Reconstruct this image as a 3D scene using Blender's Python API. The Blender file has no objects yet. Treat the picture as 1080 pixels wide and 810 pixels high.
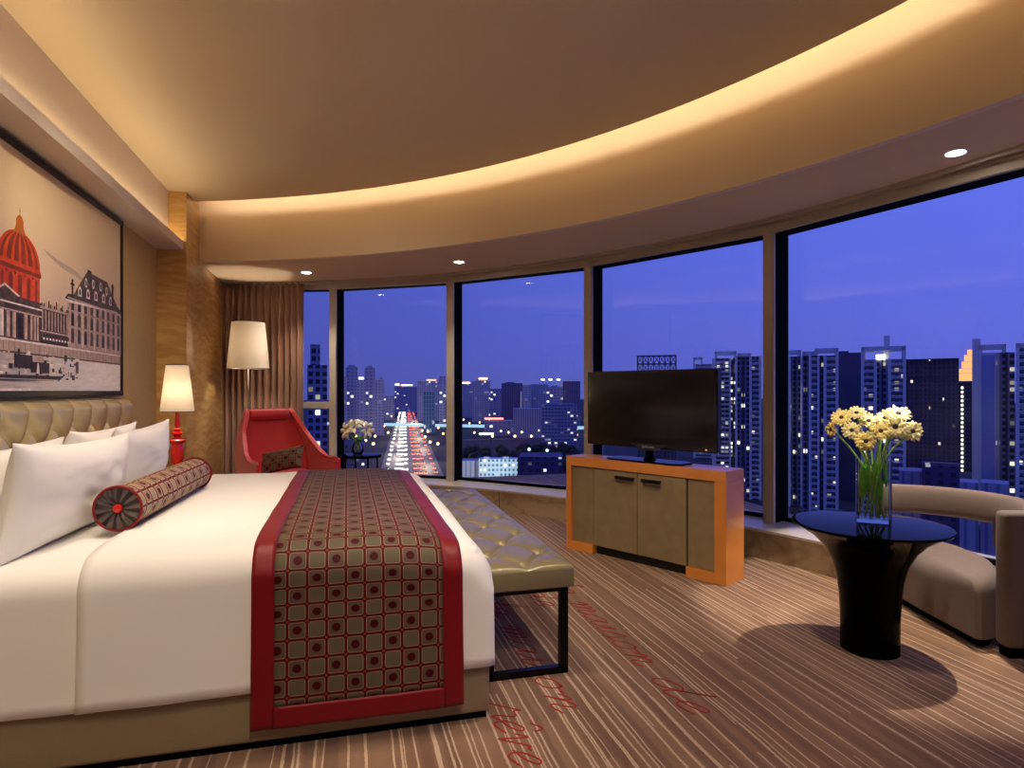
import bpy, bmesh, math, random
from mathutils import Vector, Matrix, noise as mnoise
from math import sin, cos, pi, radians, sqrt, atan2, exp, floor
S = bpy.context.scene
COL = S.collection
# ---------------------------------------------------------------- camera, world, exposure
cam_d = bpy.data.cameras.new('camera'); cam = bpy.data.objects.new('camera', cam_d); COL.objects.link(cam)
S.camera = cam
cam_d.sensor_fit = 'HORIZONTAL'; cam_d.sensor_width = 36.0
cam_d.lens = 654.0/1080.0*36.0
cam_d.shift_y = (412-405)/1080.0
cam_d.clip_start = 0.05; cam_d.clip_end = 5000
YAW = math.atan(174/654.0)
cam.location = (0, 0, 1.15)
cam.rotation_euler = (pi/2, 0, -YAW)
S.view_settings.view_transform = 'Standard'
S.view_settings.look = 'None'
S.view_settings.gamma = 1.0
S.view_settings.use_curve_mapping = False
S.view_settings.exposure = 0.55

W = bpy.data.worlds.new('dusk_sky'); S.world = W; W.use_nodes = True
nt = W.node_tree; nt.nodes.clear()
wo = nt.nodes.new('ShaderNodeOutputWorld'); bg = nt.nodes.new('ShaderNodeBackground')
tc = nt.nodes.new('ShaderNodeTexCoord'); sx = nt.nodes.new('ShaderNodeSeparateXYZ')
rp = nt.nodes.new('ShaderNodeValToRGB')
nt.links.new(tc.outputs['Generated'], sx.inputs[0]); nt.links.new(sx.outputs['Z'], rp.inputs[0])
el = rp.color_ramp.elements
el[0].position = 0.0; el[0].color = (0.052, 0.064, 0.27, 1)
el[1].position = 0.6; el[1].color = (0.078, 0.105, 0.50, 1)
e_ = el.new(0.05); e_.color = (0.053, 0.066, 0.32, 1)
e_ = el.new(0.22); e_.color = (0.054, 0.076, 0.385, 1)
# the afterglow: brighter towards +x (the evening side)
rp2 = nt.nodes.new('ShaderNodeMapRange'); rp2.inputs[1].default_value = -0.1; rp2.inputs[2].default_value = 0.85
rp2.inputs[3].default_value = .92; rp2.inputs[4].default_value = 1.5
nt.links.new(sx.outputs['X'], rp2.inputs[0]); nt.links.new(rp2.outputs[0], bg.inputs['Strength'])
nt.links.new(rp.outputs[0], bg.inputs['Color']); nt.links.new(bg.outputs[0], wo.inputs[0])

# ---------------------------------------------------------------- node / material helpers
def srgb(r, g, b):
    f = lambda c: (c/255/12.92) if c/255 <= 0.04045 else ((c/255+0.055)/1.055)**2.4
    return (f(r), f(g), f(b), 1)
MATS = {}
def mat(name, col, rough=0.5, metal=0.0, coat=0.0, spec=0.5, sheen=0.0, emit=None, estr=0.0, bump=0.0, bscale=50.0, var=0.0, vscale=8.0):
    m = bpy.data.materials.new(name); m.use_nodes = True
    t = m.node_tree; p = t.nodes['Principled BSDF']
    p.inputs['Base Color'].default_value = col; p.inputs['Roughness'].default_value = rough
    p.inputs['Metallic'].default_value = metal; p.inputs['Coat Weight'].default_value = coat
    p.inputs['Coat Roughness'].default_value = 0.05
    p.inputs['Specular IOR Level'].default_value = spec; p.inputs['Sheen Weight'].default_value = sheen
    if emit:
        p.inputs['Emission Color'].default_value = emit; p.inputs['Emission Strength'].default_value = estr
    if bump or var:
        c = t.nodes.new('ShaderNodeTexCoord'); n = t.nodes.new('ShaderNodeTexNoise'); n.inputs['Scale'].default_value = bscale
        n.inputs['Detail'].default_value = 3
        t.links.new(c.outputs['Object'], n.inputs['Vector'])
        if bump:
            b = t.nodes.new('ShaderNodeBump'); b.inputs['Strength'].default_value = bump; b.inputs['Distance'].default_value = 0.01
            t.links.new(n.outputs['Fac'], b.inputs['Height']); t.links.new(b.outputs[0], p.inputs['Normal'])
        if var:
            n2 = t.nodes.new('ShaderNodeTexNoise'); n2.inputs['Scale'].default_value = vscale; n2.inputs['Detail'].default_value = 4
            t.links.new(c.outputs['Object'], n2.inputs['Vector'])
            mr = t.nodes.new('ShaderNodeMapRange'); mr.inputs[1].default_value = .3; mr.inputs[2].default_value = .7
            mr.inputs[3].default_value = 1-var; mr.inputs[4].default_value = 1+var
            t.links.new(n2.outputs['Fac'], mr.inputs[0])
            h = t.nodes.new('ShaderNodeHueSaturation'); h.inputs['Color'].default_value = col
            t.links.new(mr.outputs[0], h.inputs['Value']); t.links.new(h.outputs[0], p.inputs['Base Color'])
    MATS[name] = m
    return m
class NB:
    """tiny node-graph builder for one material"""
    def __init__(s, m): s.t = m.node_tree; s.p = s.t.nodes['Principled BSDF']
    def n(s, kind): return s.t.nodes.new('ShaderNode'+kind)
    def put(s, inp, v):
        if hasattr(v, 'is_output'): s.t.links.new(v, inp)
        else: inp.default_value = v
    def math(s, op, a, b=0.0, c=None):
        n = s.n('Math'); n.operation = op; s.put(n.inputs[0], a); s.put(n.inputs[1], b)
        if c is not None: s.put(n.inputs[2], c)
        return n.outputs[0]
    def coord(s, kind='Object'):
        n = s.n('TexCoord'); x = s.n('SeparateXYZ'); s.t.links.new(n.outputs[kind], x.inputs[0]); return x.outputs
    def comb(s, x, y, z=0.0):
        n = s.n('CombineXYZ'); s.put(n.inputs[0], x); s.put(n.inputs[1], y); s.put(n.inputs[2], z); return n.outputs[0]
    def white(s, v, dim='3D'):
        n = s.n('TexWhiteNoise'); n.noise_dimensions = dim; s.put(n.inputs['Vector'], v); return n.outputs
    def noise(s, v, scale, detail=2.0, rough=0.5):
        n = s.n('TexNoise'); s.put(n.inputs['Vector'], v); n.inputs['Scale'].default_value = scale
        n.inputs['Detail'].default_value = detail; n.inputs['Roughness'].default_value = rough; return n.outputs['Fac']
    def mix(s, f, a, b):
        n = s.n('Mix'); n.data_type = 'RGBA'; s.put(n.inputs[0], f); s.put(n.inputs[6], a); s.put(n.inputs[7], b); return n.outputs[2]
    def rng(s, v, a, b, c, d, kind='LINEAR'):
        n = s.n('MapRange'); n.interpolation_type = kind; s.put(n.inputs[0], v)
        for i, q in enumerate((a, b, c, d)): s.put(n.inputs[i+1], q)
        return n.outputs[0]
    def bump(s, h, strength=.3, dist=.01):
        n = s.n('Bump'); n.inputs['Strength'].default_value = strength; n.inputs['Distance'].default_value = dist
        s.put(n.inputs['Height'], h); s.t.links.new(n.outputs[0], s.p.inputs['Normal'])

# ---------------------------------------------------------------- mesh helpers
def nbm():
    b = bmesh.new(); b.loops.layers.uv.new('UVMap'); return b
def obj(name, bm, m=None, parent=None, smooth=False, loc=None, rz=0.0, mods=()):
    bmesh.ops.recalc_face_normals(bm, faces=bm.faces) if not getattr(bm, 'tag_open', False) else None
    me = bpy.data.meshes.new(name); bm.to_mesh(me); bm.free()
    if smooth:
        for p in me.polygons: p.use_smooth = True
    if m is not None:
        for mm in (m if isinstance(m, (list, tuple)) else [m]): me.materials.append(mm)
    o = bpy.data.objects.new(name, me); COL.objects.link(o)
    if parent is not None: o.parent = parent
    if loc is not None: o.location = loc
    if rz: o.rotation_euler = (0, 0, rz)
    if smooth == 'auto':
        try:
            me.set_sharp_from_angle(angle=radians(35))
        except Exception: pass
    return o
def tag(o, label, cat, group=None, kind=None):
    o['label'] = label; o['category'] = cat
    if group: o['group'] = group
    if kind: o['kind'] = kind
    return o
def thing(name, label, cat, loc=(0, 0, 0), rz=0.0, group=None):
    o = bpy.data.objects.new(name, None); COL.objects.link(o); o.location = loc; o.rotation_euler = (0, 0, rz)
    o.empty_display_size = 0.05
    return tag(o, label, cat, group)
def struct(name, bm=None, m=None, parent=None, smooth=False, **k):
    if bm is None:
        o = bpy.data.objects.new(name, None); COL.objects.link(o)
    else: o = obj(name, bm, m, parent, smooth, **k)
    if parent is None: o['kind'] = 'structure'
    return o
def dup(root, loc=None, rz=None, label=None, group=None):
    r = root.copy(); COL.objects.link(r)
    if loc is not None: r.location = loc
    if rz is not None: r.rotation_euler = (0, 0, rz) if not isinstance(rz, tuple) else rz
    if label: r['label'] = label
    if group: r['group'] = group
    for ch in list(root.children):
        c = ch.copy(); COL.objects.link(c); c.parent = r
        for g in list(ch.children):
            d = g.copy(); COL.objects.link(d); d.parent = c
    return r
def box(bm, c, s, rz=0.0, bev=0.0, seg=2, M=None, mi=0):
    r = bmesh.ops.create_cube(bm, size=1.0)
    vs = r['verts']
    bmesh.ops.transform(bm, matrix=Matrix.Diagonal((s[0], s[1], s[2], 1)), verts=vs)
    if bev > 0:
        es = list({e for v in vs for e in v.link_edges})
        rr = bmesh.ops.bevel(bm, geom=es, offset=bev, segments=seg, affect='EDGES', profile=0.5)
        vs = list({v for f in rr['faces'] for v in f.verts} | {v for v in vs if v.is_valid})
    T = Matrix.Translation(c) @ Matrix.Rotation(rz, 4, 'Z')
    if M is not None: T = M @ T
    bmesh.ops.transform(bm, matrix=T, verts=vs)
    if mi:
        for f in {f for v in vs for f in v.link_faces}: f.material_index = mi
    return vs
def box2(bm, a, b, bev=0.0, seg=2, mi=0):
    return box(bm, [(a[i]+b[i])/2 for i in range(3)], [abs(b[i]-a[i]) for i in range(3)], 0, bev, seg, mi=mi)
def lathe(bm, prof, c=(0, 0, 0), n=32, M=None, cap=True):
    rings = []
    for r, z in prof:
        rings.append([bm.verts.new((c[0]+r*cos(2*pi*i/n), c[1]+r*sin(2*pi*i/n), c[2]+z)) for i in range(n)])
    for a, b in zip(rings, rings[1:]):
        for i in range(n): bm.faces.new((a[i], a[(i+1) % n], b[(i+1) % n], b[i]))
    if cap:
        if prof[0][0] > 1e-5: bm.faces.new(list(reversed(rings[0])))
        if prof[-1][0] > 1e-5: bm.faces.new(rings[-1])
    vs = [v for r in rings for v in r]
    if M is not None: bmesh.ops.transform(bm, matrix=M, verts=vs)
    return vs
def tube(bm, pts, r, n=8, cap=True, mi=0):
    pts = [Vector(p) for p in pts]; rings = []
    rr = r if isinstance(r, (list, tuple)) else [r]*len(pts)
    up = Vector((0, 0, 1)); prev = None
    for i, p in enumerate(pts):
        d = (pts[min(i+1, len(pts)-1)]-pts[max(i-1, 0)]).normalized()
        if prev is None:
            a = d.cross(up)
            if a.length < 1e-3: a = d.cross(Vector((1, 0, 0)))
        else: a = prev - d*prev.dot(d)
        a.normalize(); prev = a; b = d.cross(a)
        rings.append([bm.verts.new(p + (a*cos(2*pi*k/n)+b*sin(2*pi*k/n))*rr[i]) for k in range(n)])
    fs = []
    for a, b in zip(rings, rings[1:]):
        for i in range(n): fs.append(bm.faces.new((a[i], a[(i+1) % n], b[(i+1) % n], b[i])))
    if cap: fs.append(bm.faces.new(list(reversed(rings[0])))); fs.append(bm.faces.new(rings[-1]))
    for f in fs: f.material_index = mi
def prism(bm, poly, z0, z1, mi=0):
    a = [bm.verts.new((x, y, z0)) for x, y in poly]; b = [bm.verts.new((x, y, z1)) for x, y in poly]
    n = len(poly); fs = [bm.faces.new(list(reversed(a))), bm.faces.new(b)]
    for i in range(n): fs.append(bm.faces.new((a[i], a[(i+1) % n], b[(i+1) % n], b[i])))
    for f in fs: f.material_index = mi
    return fs
def quad_strip(bm, A, B, closed=False, mi=0):
    """faces between two vertex rows"""
    n = len(A)
    for i in range(n if closed else n-1):
        f = bm.faces.new((A[i], A[(i+1) % n], B[(i+1) % n], B[i])); f.material_index = mi
def grid(bm, nu, nv, fn, uvfn=None, closed_u=False):
    uvl = bm.loops.layers.uv.active
    V = [[bm.verts.new(fn(i/nu, j/nv)) for i in range(nu + (0 if closed_u else 1))] for j in range(nv+1)]
    m = len(V[0])
    for j in range(nv):
        for i in range(nu):
            i2 = (i+1) % m
            f = bm.faces.new((V[j][i], V[j][i2], V[j+1][i2], V[j+1][i]))
            if uvfn:
                for l, (a, b) in zip(f.loops, ((i, j), (i+1, j), (i+1, j+1), (i, j+1))): l[uvl].uv = uvfn(a/nu, b/nv)
    return V
def sweep_arc(bm, cen, a0, a1, n, prof, closed=True):
    """profile of (radius, z) points swept about cen from angle a0 to a1 (degrees)"""
    rows = []
    for k in range(n+1):
        a = radians(a0+(a1-a0)*k/n)
        rows.append([bm.verts.new((cen[0]+r*cos(a), cen[1]+r*sin(a), z)) for r, z in prof])
    for a, b in zip(rows, rows[1:]): quad_strip(bm, a, b, closed)
    if closed:
        bm.faces.new(rows[0]); bm.faces.new(list(reversed(rows[-1])))
def lerp(a, b, t): return a+(b-a)*t
def nz(x, y, z=0.0): return mnoise.noise(Vector((x, y, z)))
def light(name, kind, loc, power, col=(1, .82, .62), **k):
    d = bpy.data.lights.new(name, kind); d.energy = power; d.color = col
    for a, b in k.items():
        if a not in ('rot', 'target'): setattr(d, a, b)
    o = bpy.data.objects.new(name, d); COL.objects.link(o); o.location = loc
    if 'target' in k:
        o.rotation_euler = (Vector(k['target'])-Vector(loc)).to_track_quat('-Z', 'Y').to_euler()
    return o

# ---------------------------------------------------------------- room constants (metres)
XW = -1.56            # headboard wall
YC = 5.85             # front of the wood pier
XC = -1.33            # side of the wood pier
ZC = 2.85             # ceiling
ZS = 2.35             # soffit by the windows
C0 = (-3.15, 0.72); RF = 5.90; RC = 5.70      # curved fascia and ceiling edge
C1 = (-2.97, 1.49); RW = 6.33; RL = 6.10      # window wall and ledge
ZL = 0.205
YB = -1.75            # wall behind the camera
def pol(c, r, a): return (c[0]+r*cos(radians(a)), c[1]+r*sin(radians(a)))

# ================================================================ MATERIALS
m_ceil = mat('ceiling_paint', srgb(216, 196, 160), .85)
m_fascia = mat('fascia_paint', srgb(226, 208, 184), .8)
m_soffit = mat('soffit_paint', srgb(214, 188, 152), .8)
m_wallp = mat('khaki_wallpaper', srgb(204, 174, 108), .6, bump=.15, bscale=220, var=.05, vscale=30)
m_wallplain = mat('plain_wall_paint', srgb(196, 178, 150), .8)
m_frame = mat('window_metal', srgb(182, 172, 158), .45, metal=.1)
m_dark = mat('window_gasket', srgb(9, 9, 10), .8, spec=.05)
m_led = mat('led_tape', (1, .8, .5, 1), emit=(1, .87, .66, 1), estr=10)
m_led2 = mat('led_tape_cool', (1, .86, .6, 1), emit=(1, .86, .62, 1), estr=6.5)
m_bulb = mat('lamp_bulb', (1, .8, .6, 1), emit=(1, .86, .66, 1), estr=40)
m_dl = mat('downlight_lens', (1, .9, .8, 1), emit=(1, .93, .85, 1), estr=30)
m_white = mat('white_plastic', srgb(235, 232, 225), .4)
m_black = mat('black_gloss', srgb(3, 3, 3), .04, spec=.5); m_black.node_tree.nodes['Principled BSDF'].inputs['IOR'].default_value = 1.12
m_bmet = mat('black_metal', srgb(14, 13, 13), .25, metal=.6)
m_sheet = mat('white_bed_linen', srgb(244, 240, 234), .75, sheen=.15, bump=.12, bscale=9)
m_pillow = mat('white_pillow_cotton', srgb(245, 241, 235), .75, sheen=.15, bump=.25, bscale=7)
m_bedleather = mat('taupe_bed_leather', srgb(150, 134, 104), .42, bump=.12, bscale=160)
m_gold = mat('champagne_leather', srgb(134, 122, 90), .30, metal=.12, bump=.08, bscale=140, coat=.15)
m_headgold = mat('champagne_headboard_leather', srgb(196, 180, 138), .22, metal=.4, bump=.08, bscale=140, coat=.3)
m_redf = mat('red_border_satin', srgb(122, 4, 15), .45, spec=.3, sheen=.08, bump=.1, bscale=60)
m_redchair = mat('red_chair_felt', srgb(196, 14, 20), .55, sheen=.3, bump=.05, bscale=200)
m_redlac = mat('red_lacquer', srgb(190, 22, 14), .12, coat=.6)
m_sofa = mat('mauve_brown_upholstery', srgb(108, 92, 86), .85, sheen=.2, bump=.12, bscale=300, var=.05, vscale=60)
m_orange = mat('orange_maple', srgb(216, 138, 62), .28, coat=.3, var=.08, vscale=5)
m_door = mat('bronze_leather_door', srgb(144, 127, 94), .45, metal=.15, var=.12, vscale=9, bump=.08, bscale=60)
m_grey = mat('dark_grey_seam', srgb(30, 26, 22), .6)
m_chrome = mat('bright_chrome', srgb(200, 196, 188), .15, metal=1)
m_bronze = mat('dark_bronze_pull', srgb(48, 40, 34), .25, metal=.8)
m_curtain = mat('brown_curtain_cloth', srgb(146, 106, 84), .7, sheen=.4, bump=.1, bscale=240)
m_green = mat('stem_green', srgb(150, 190, 90), .4)
m_leaf = mat('dark_leaf_green', srgb(104, 186, 64), .35)
m_yellow = mat('pale_yellow_petal', srgb(252, 243, 176), .55, sheen=.2)
m_yellow2 = mat('buttery_petal', srgb(248, 228, 140), .55, sheen=.2)
m_daisyc = mat('dark_flower_centre', srgb(62, 30, 12), .7)
m_lily = mat('cream_lily_petal', srgb(244, 240, 214), .5)

def shade_mat():
    m = mat('lit_lamp_shade', srgb(250, 244, 232), .8); b = NB(m); t = b.t
    tr = b.n('BsdfTranslucent'); tr.inputs[0].default_value = srgb(255, 247, 232)
    di = b.n('BsdfDiffuse'); di.inputs[0].default_value = srgb(245, 238, 226)
    mx = b.n('MixShader'); mx.inputs[0].default_value = .55
    t.links.new(di.outputs[0], mx.inputs[1]); t.links.new(tr.outputs[0], mx.inputs[2])
    t.links.new(mx.outputs[0], t.nodes['Material Output'].inputs[0]); return m
m_shade = shade_mat()

def glass_mat(name, refl=.5, tint=(1, 1, 1, 1), lo=.02):
    m = mat(name, (1, 1, 1, 1)); b = NB(m); t = b.t
    tr = b.n('BsdfTransparent'); tr.inputs[0].default_value = tint
    gl = b.n('BsdfGlossy'); gl.inputs['Roughness'].default_value = .01
    fr = b.n('Fresnel'); fr.inputs[0].default_value = 1.45
    mx = b.n('MixShader'); t.links.new(b.math('MULTIPLY', fr.outputs[0], refl), mx.inputs[0])
    t.links.new(tr.outputs[0], mx.inputs[1]); t.links.new(gl.outputs[0], mx.inputs[2])
    t.links.new(mx.outputs[0], t.nodes['Material Output'].inputs[0]); return m
m_glass = glass_mat('window_glass', .35)
m_vase = glass_mat('clear_vase_glass', 1.3, (.93, .98, .94, 1))

def wood_mat():
    m = mat('golden_figured_veneer', srgb(206, 160, 86), .22, coat=.3, spec=.35); b = NB(m)
    x, y, z = b.coord()
    h = b.math('ADD', x, y)
    warp = b.noise(b.comb(h, z, 0.0), 2.4, 2)
    v = b.comb(b.math('MULTIPLY', h, 2.2), b.math('ADD', b.math('MULTIPLY', z, 16.0), b.math('MULTIPLY', warp, 3.0)))
    f = b.noise(v, 1.3, 4, .6)
    f2 = b.noise(b.comb(b.math('MULTIPLY', h, 8.0), b.math('MULTIPLY', z, 60.0)), 1.5, 3)
    c = b.mix(b.rng(f, .35, .68, 0, 1, 'SMOOTHSTEP'), srgb(196, 150, 84), srgb(222, 182, 112))
    c = b.mix(b.math('MULTIPLY', f2, .3), c, srgb(178, 132, 70))
    b.put(b.p.inputs['Base Color'], c)
    return m
m_wood = wood_mat()

def marble_mat():
    m = mat('beige_ledge_marble', srgb(190, 172, 138), .3); b = NB(m)
    x, y, z = b.coord()
    v = b.comb(x, y, z)
    w = b.noise(v, 1.6, 4)
    vein = b.math('ABSOLUTE', b.math('SUBTRACT', b.noise(b.comb(b.math('ADD', x, b.math('MULTIPLY', w, .8)), y, b.math('MULTIPLY', z, 2.0)), 2.2, 5, .6), .5))
    c = b.mix(b.rng(vein, 0, .06, .45, 0), b.mix(w, srgb(196, 178, 146), srgb(168, 150, 116)), srgb(126, 104, 74))
    b.put(b.p.inputs['Base Color'], c)
    return m
m_marble = marble_mat()

def carpet_mat():
    m = mat('striped_carpet', srgb(120, 92, 72), .95, spec=.1, sheen=.2); b = NB(m)
    x, y, z = b.coord()
    wob = b.noise(b.comb(b.math('MULTIPLY', x, 5.0), b.math('MULTIPLY', y, 1.6)), 2.2, 3)
    xx = b.math('ADD', x, b.math('MULTIPLY', b.math('SUBTRACT', wob, .5), .018))
    def layer(pitch, off, dens, wmin, wmax, seglen, seed):
        u = b.math('ADD', b.math('DIVIDE', xx, pitch), off)
        cell = b.math('FLOOR', u); fr = b.math('FRACT', u)
        r0 = b.white(b.comb(cell, seed, 0.0))[0]
        sy = b.math('FLOOR', b.math('ADD', b.math('DIVIDE', y, seglen), b.math('MULTIPLY', r0, 9.0)))
        r1 = b.white(b.comb(cell, sy, seed+3.3))[0]
        r2 = b.white(b.comb(cell, seed+7.7, 1.0))[0]
        cen = b.rng(r2, 0, 1, .3, .7)
        wid = b.rng(r0, 0, 1, wmin, wmax)
        d = b.math('ABSOLUTE', b.math('SUBTRACT', fr, cen))
        edge = b.noise(b.comb(b.math('MULTIPLY', x, 60.0), b.math('MULTIPLY', y, 22.0)), 3.0, 2)
        wid = b.math('MULTIPLY', wid, b.rng(edge, .3, .7, .7, 1.25))
        on = b.math('LESS_THAN', d, wid)
        return b.math('MULTIPLY', on, b.math('LESS_THAN', r1, dens))
    l1 = layer(.052, .3, .8, .05, .11, 2.3, 1.0)
    l2 = layer(.031, .77, .3, .06, .12, .9, 5.0)
    l3 = layer(.075, .1, .5, .2, .38, 1.7, 9.0)
    band = b.noise(b.comb(b.math('MULTIPLY', x, 3.0), b.math('MULTIPLY', y, .35)), 1.8, 2)
    fib = b.noise(b.comb(x, y, 0.0), 260, 2)
    base = b.mix(b.rng(band, .3, .7, 0, 1), srgb(124, 90, 66), srgb(148, 115, 90))
    base = b.mix(b.math('MULTIPLY', l3, .4), base, srgb(90, 62, 50))
    c = b.mix(b.math('MULTIPLY', b.math('MAXIMUM', l1, l2), .85), base, srgb(206, 178, 150))
    c = b.mix(b.rng(fib, .3, .7, .22, 0), c, srgb(64, 46, 38))
    b.put(b.p.inputs['Base Color'], c)
    b.bump(b.math('ADD', fib, b.math('MULTIPLY', l1, .3)), .35, .006)
    return m
m_carpet = carpet_mat()

def octagon_mat(name, cell=.0595, th=.402, sheen=.0, bright=1.0, rough=.55):
    """checkerboard of rounded octagons, every other one with a maroon spot, on maroon lines (UV in metres)"""
    m = mat(name, srgb(110, 98, 84), rough, sheen=sheen, metal=.0, spec=.14); b = NB(m)
    u, v, w = b.coord('UV')
    u = b.math('DIVIDE', u, cell); v = b.math('DIVIDE', v, cell)
    iu = b.math('FLOOR', u); iv = b.math('FLOOR', v)
    fu = b.math('ABSOLUTE', b.math('SUBTRACT', b.math('FRACT', u), .5)); fv = b.math('ABSOLUTE', b.math('SUBTRACT', b.math('FRACT', v), .5))
    par = b.math('ABSOLUTE', b.math('MODULO', b.math('ADD', iu, iv), 2.0))
    qu = b.math('MAXIMUM', b.math('SUBTRACT', fu, .29), 0.0); qv = b.math('MAXIMUM', b.math('SUBTRACT', fv, .29), 0.0)
    octa = b.math('ADD', b.math('SQRT', b.math('ADD', b.math('MULTIPLY', qu, qu), b.math('MULTIPLY', qv, qv))), .26)
    r2 = b.math('SQRT', b.math('ADD', b.math('MULTIPLY', fu, fu), b.math('MULTIPLY', fv, fv)))
    inside = b.math('LESS_THAN', octa, th)
    ring = b.math('MULTIPLY', b.math('GREATER_THAN', octa, th-.042), inside)
    dot = b.math('MULTIPLY', b.math('LESS_THAN', r2, .225), b.math('GREATER_THAN', par, .5))
    r_d = b.math('ADD', b.math('SUBTRACT', .5, fu), b.math('SUBTRACT', .5, fv))
    corner = b.math('MULTIPLY', b.math('LESS_THAN', r_d, .16), b.math('LESS_THAN', b.math('ABSOLUTE', b.math('SUBTRACT', fu, fv)), .02))
    q = lambda c: tuple([x*bright for x in c[:3]]+[1])
    c = b.mix(par, q(srgb(96, 86, 68)), q(srgb(92, 70, 60)))
    c = b.mix(ring, c, q(srgb(132, 114, 92)))
    c = b.mix(b.math('SUBTRACT', 1.0, inside), c, srgb(84, 4, 12))
    c = b.mix(corner, c, q(srgb(120, 84, 66)))
    c = b.mix(dot, c, srgb(66, 6, 14))
    b.put(b.p.inputs['Base Color'], c)
    n = b.noise(b.comb(u, v), 1.1, 3)
    b.bump(b.math('ADD', b.math('MULTIPLY', inside, .4), n), .25, .006)
    return m
m_octa = octagon_mat('octagon_brocade')
m_octb = octagon_mat('octagon_brocade_bolster', .0605, th=.378, bright=2.7)

def facade(name, wall, dark, cw, ch, lit, litcol, lstr, seed, win=(.18, .82, .25, .85), gaps=None, rough=.7):
    """a facade in metres (UV): windows in a grid, some of them lit"""
    m = mat(name, wall, rough); b = NB(m)
    u, v, w = b.coord('UV')
    a = b.math('DIVIDE', u, cw); c = b.math('DIVIDE', v, ch)
    iu = b.math('FLOOR', a); iv = b.math('FLOOR', c); fu = b.math('FRACT', a); fv = b.math('FRACT', c)
    mk = b.math('MULTIPLY', b.math('MULTIPLY', b.math('GREATER_THAN', fu, win[0]), b.math('LESS_THAN', fu, win[1])),
                b.math('MULTIPLY', b.math('GREATER_THAN', fv, win[2]), b.math('LESS_THAN', fv, win[3])))
    wn = b.white(b.comb(iu, iv, seed))
    on = b.math('LESS_THAN', wn[0], lit)
    wn2 = b.white(b.comb(iv, iu, seed+11.5))
    b.put(b.p.inputs['Base Color'], b.mix(mk, wall, dark))
    ec = b.mix(wn2[0], litcol, (1, .95, .8, 1))
    b.put(b.p.inputs['Emission Color'], ec)
    stg = b.math('MULTIPLY', b.math('MULTIPLY', on, mk), b.math('MULTIPLY', b.math('POWER', wn2[0], 2.0), lstr))
    b.put(b.p.inputs['Emission Strength'], stg)
    m.cycles.emission_sampling = 'NONE'
    return m

# ================================================================ ROOM SHELL
bm = nbm(); box2(bm, (-1.9, YB-.2, -.08), (4.0, 8.1, 0)); struct('floor', bm, m_carpet)

bm = nbm()      # ceiling slab with a free curved edge, and the void over it
poly = [(XW, YB-.1), (pol(C0, RC, -25)[0], YB-.1)] + [pol(C0, RC, a) for a in [x*1.0 for x in range(-24, 72)]]
poly = [p for i, p in enumerate(poly) if i < 2 or p[1] > YB]
poly += [(XC, pol(C0, RC, 71)[1]), (XW, pol(C0, RC, 71)[1])]
prism(bm, poly, ZC, ZC+.03)
sweep_arc(bm, C0, -26, 74, 100, [(RC-.32, ZC+.03), (RC-.30, ZC+.03), (RC-.30, 3.12), (RC-.32, 3.12)])  # unseen upright added in the void to block and bounce the cove light
box2(bm, (-1.9, YB-.2, 3.12), (4.0, 8.1, 3.2))
struct('ceiling', bm, m_ceil)
bm = nbm(); sweep_arc(bm, C0, -30, 76, 110, [(RF, ZS), (RF+.05, ZS), (RF+.05, 3.12), (RF, 3.12)])
struct('trim_1', bm, m_fascia, smooth='auto')
bm = nbm()      # flat soffit between the fascia and the windows
A = []; B = []; A2 = []; B2 = []
for k in range(0, 116):
    a = -36+k
    p = pol(C0, RF+.045, a); q = pol(C1, RW+.35, a)
    A.append(bm.verts.new((p[0], p[1], ZS))); B.append(bm.verts.new((q[0], q[1], ZS)))
    A2.append(bm.verts.new((p[0], p[1], ZS+.06))); B2.append(bm.verts.new((q[0], q[1], ZS+.06)))
quad_strip(bm, A, B); quad_strip(bm, A2, B2); quad_strip(bm, A, A2); quad_strip(bm, B, B2)
bm.faces.new((A[0], B[0], B2[0], A2[0])); bm.faces.new((A[-1], B[-1], B2[-1], A2[-1]))
struct('trim_2', bm, m_soffit)
# walls
bm = nbm(); box2(bm, (XW-.12, YB-.1, 0), (XW, 8.1, 3.2)); struct('wall_left', bm, m_wallp)
bm = nbm(); box2(bm, (XW-.12, YB-.1, 0), (3.9, YB, 3.2)); struct('wall_back', bm, m_wallplain)
bm = nbm(); box2(bm, (XW, YC, 0), (XC, 8.0, 3.12)); struct('wall_pier', bm, m_wood)
# cove ledge over the bed: upper fascia board, shelf, lip
bm = nbm(); box2(bm, (XW, YB, ZS+.03), (-1.47, YC, ZC)); struct('trim_3', bm, m_fascia)
bm = nbm()
prof = [(XW, 2.355), (-1.353, 2.355), (-1.353, 2.425), (-1.365, 2.425), (-1.365, 2.375), (XW, 2.375)]
fs = prism(bm, prof, 0, YC-YB)
bmesh.ops.transform(bm, matrix=Matrix(((1, 0, 0, 0), (0, 0, -1, YC), (0, 1, 0, 0), (0, 0, 0, 1))), verts=bm.verts)
struct('trim_4', bm, m_fascia)

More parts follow.
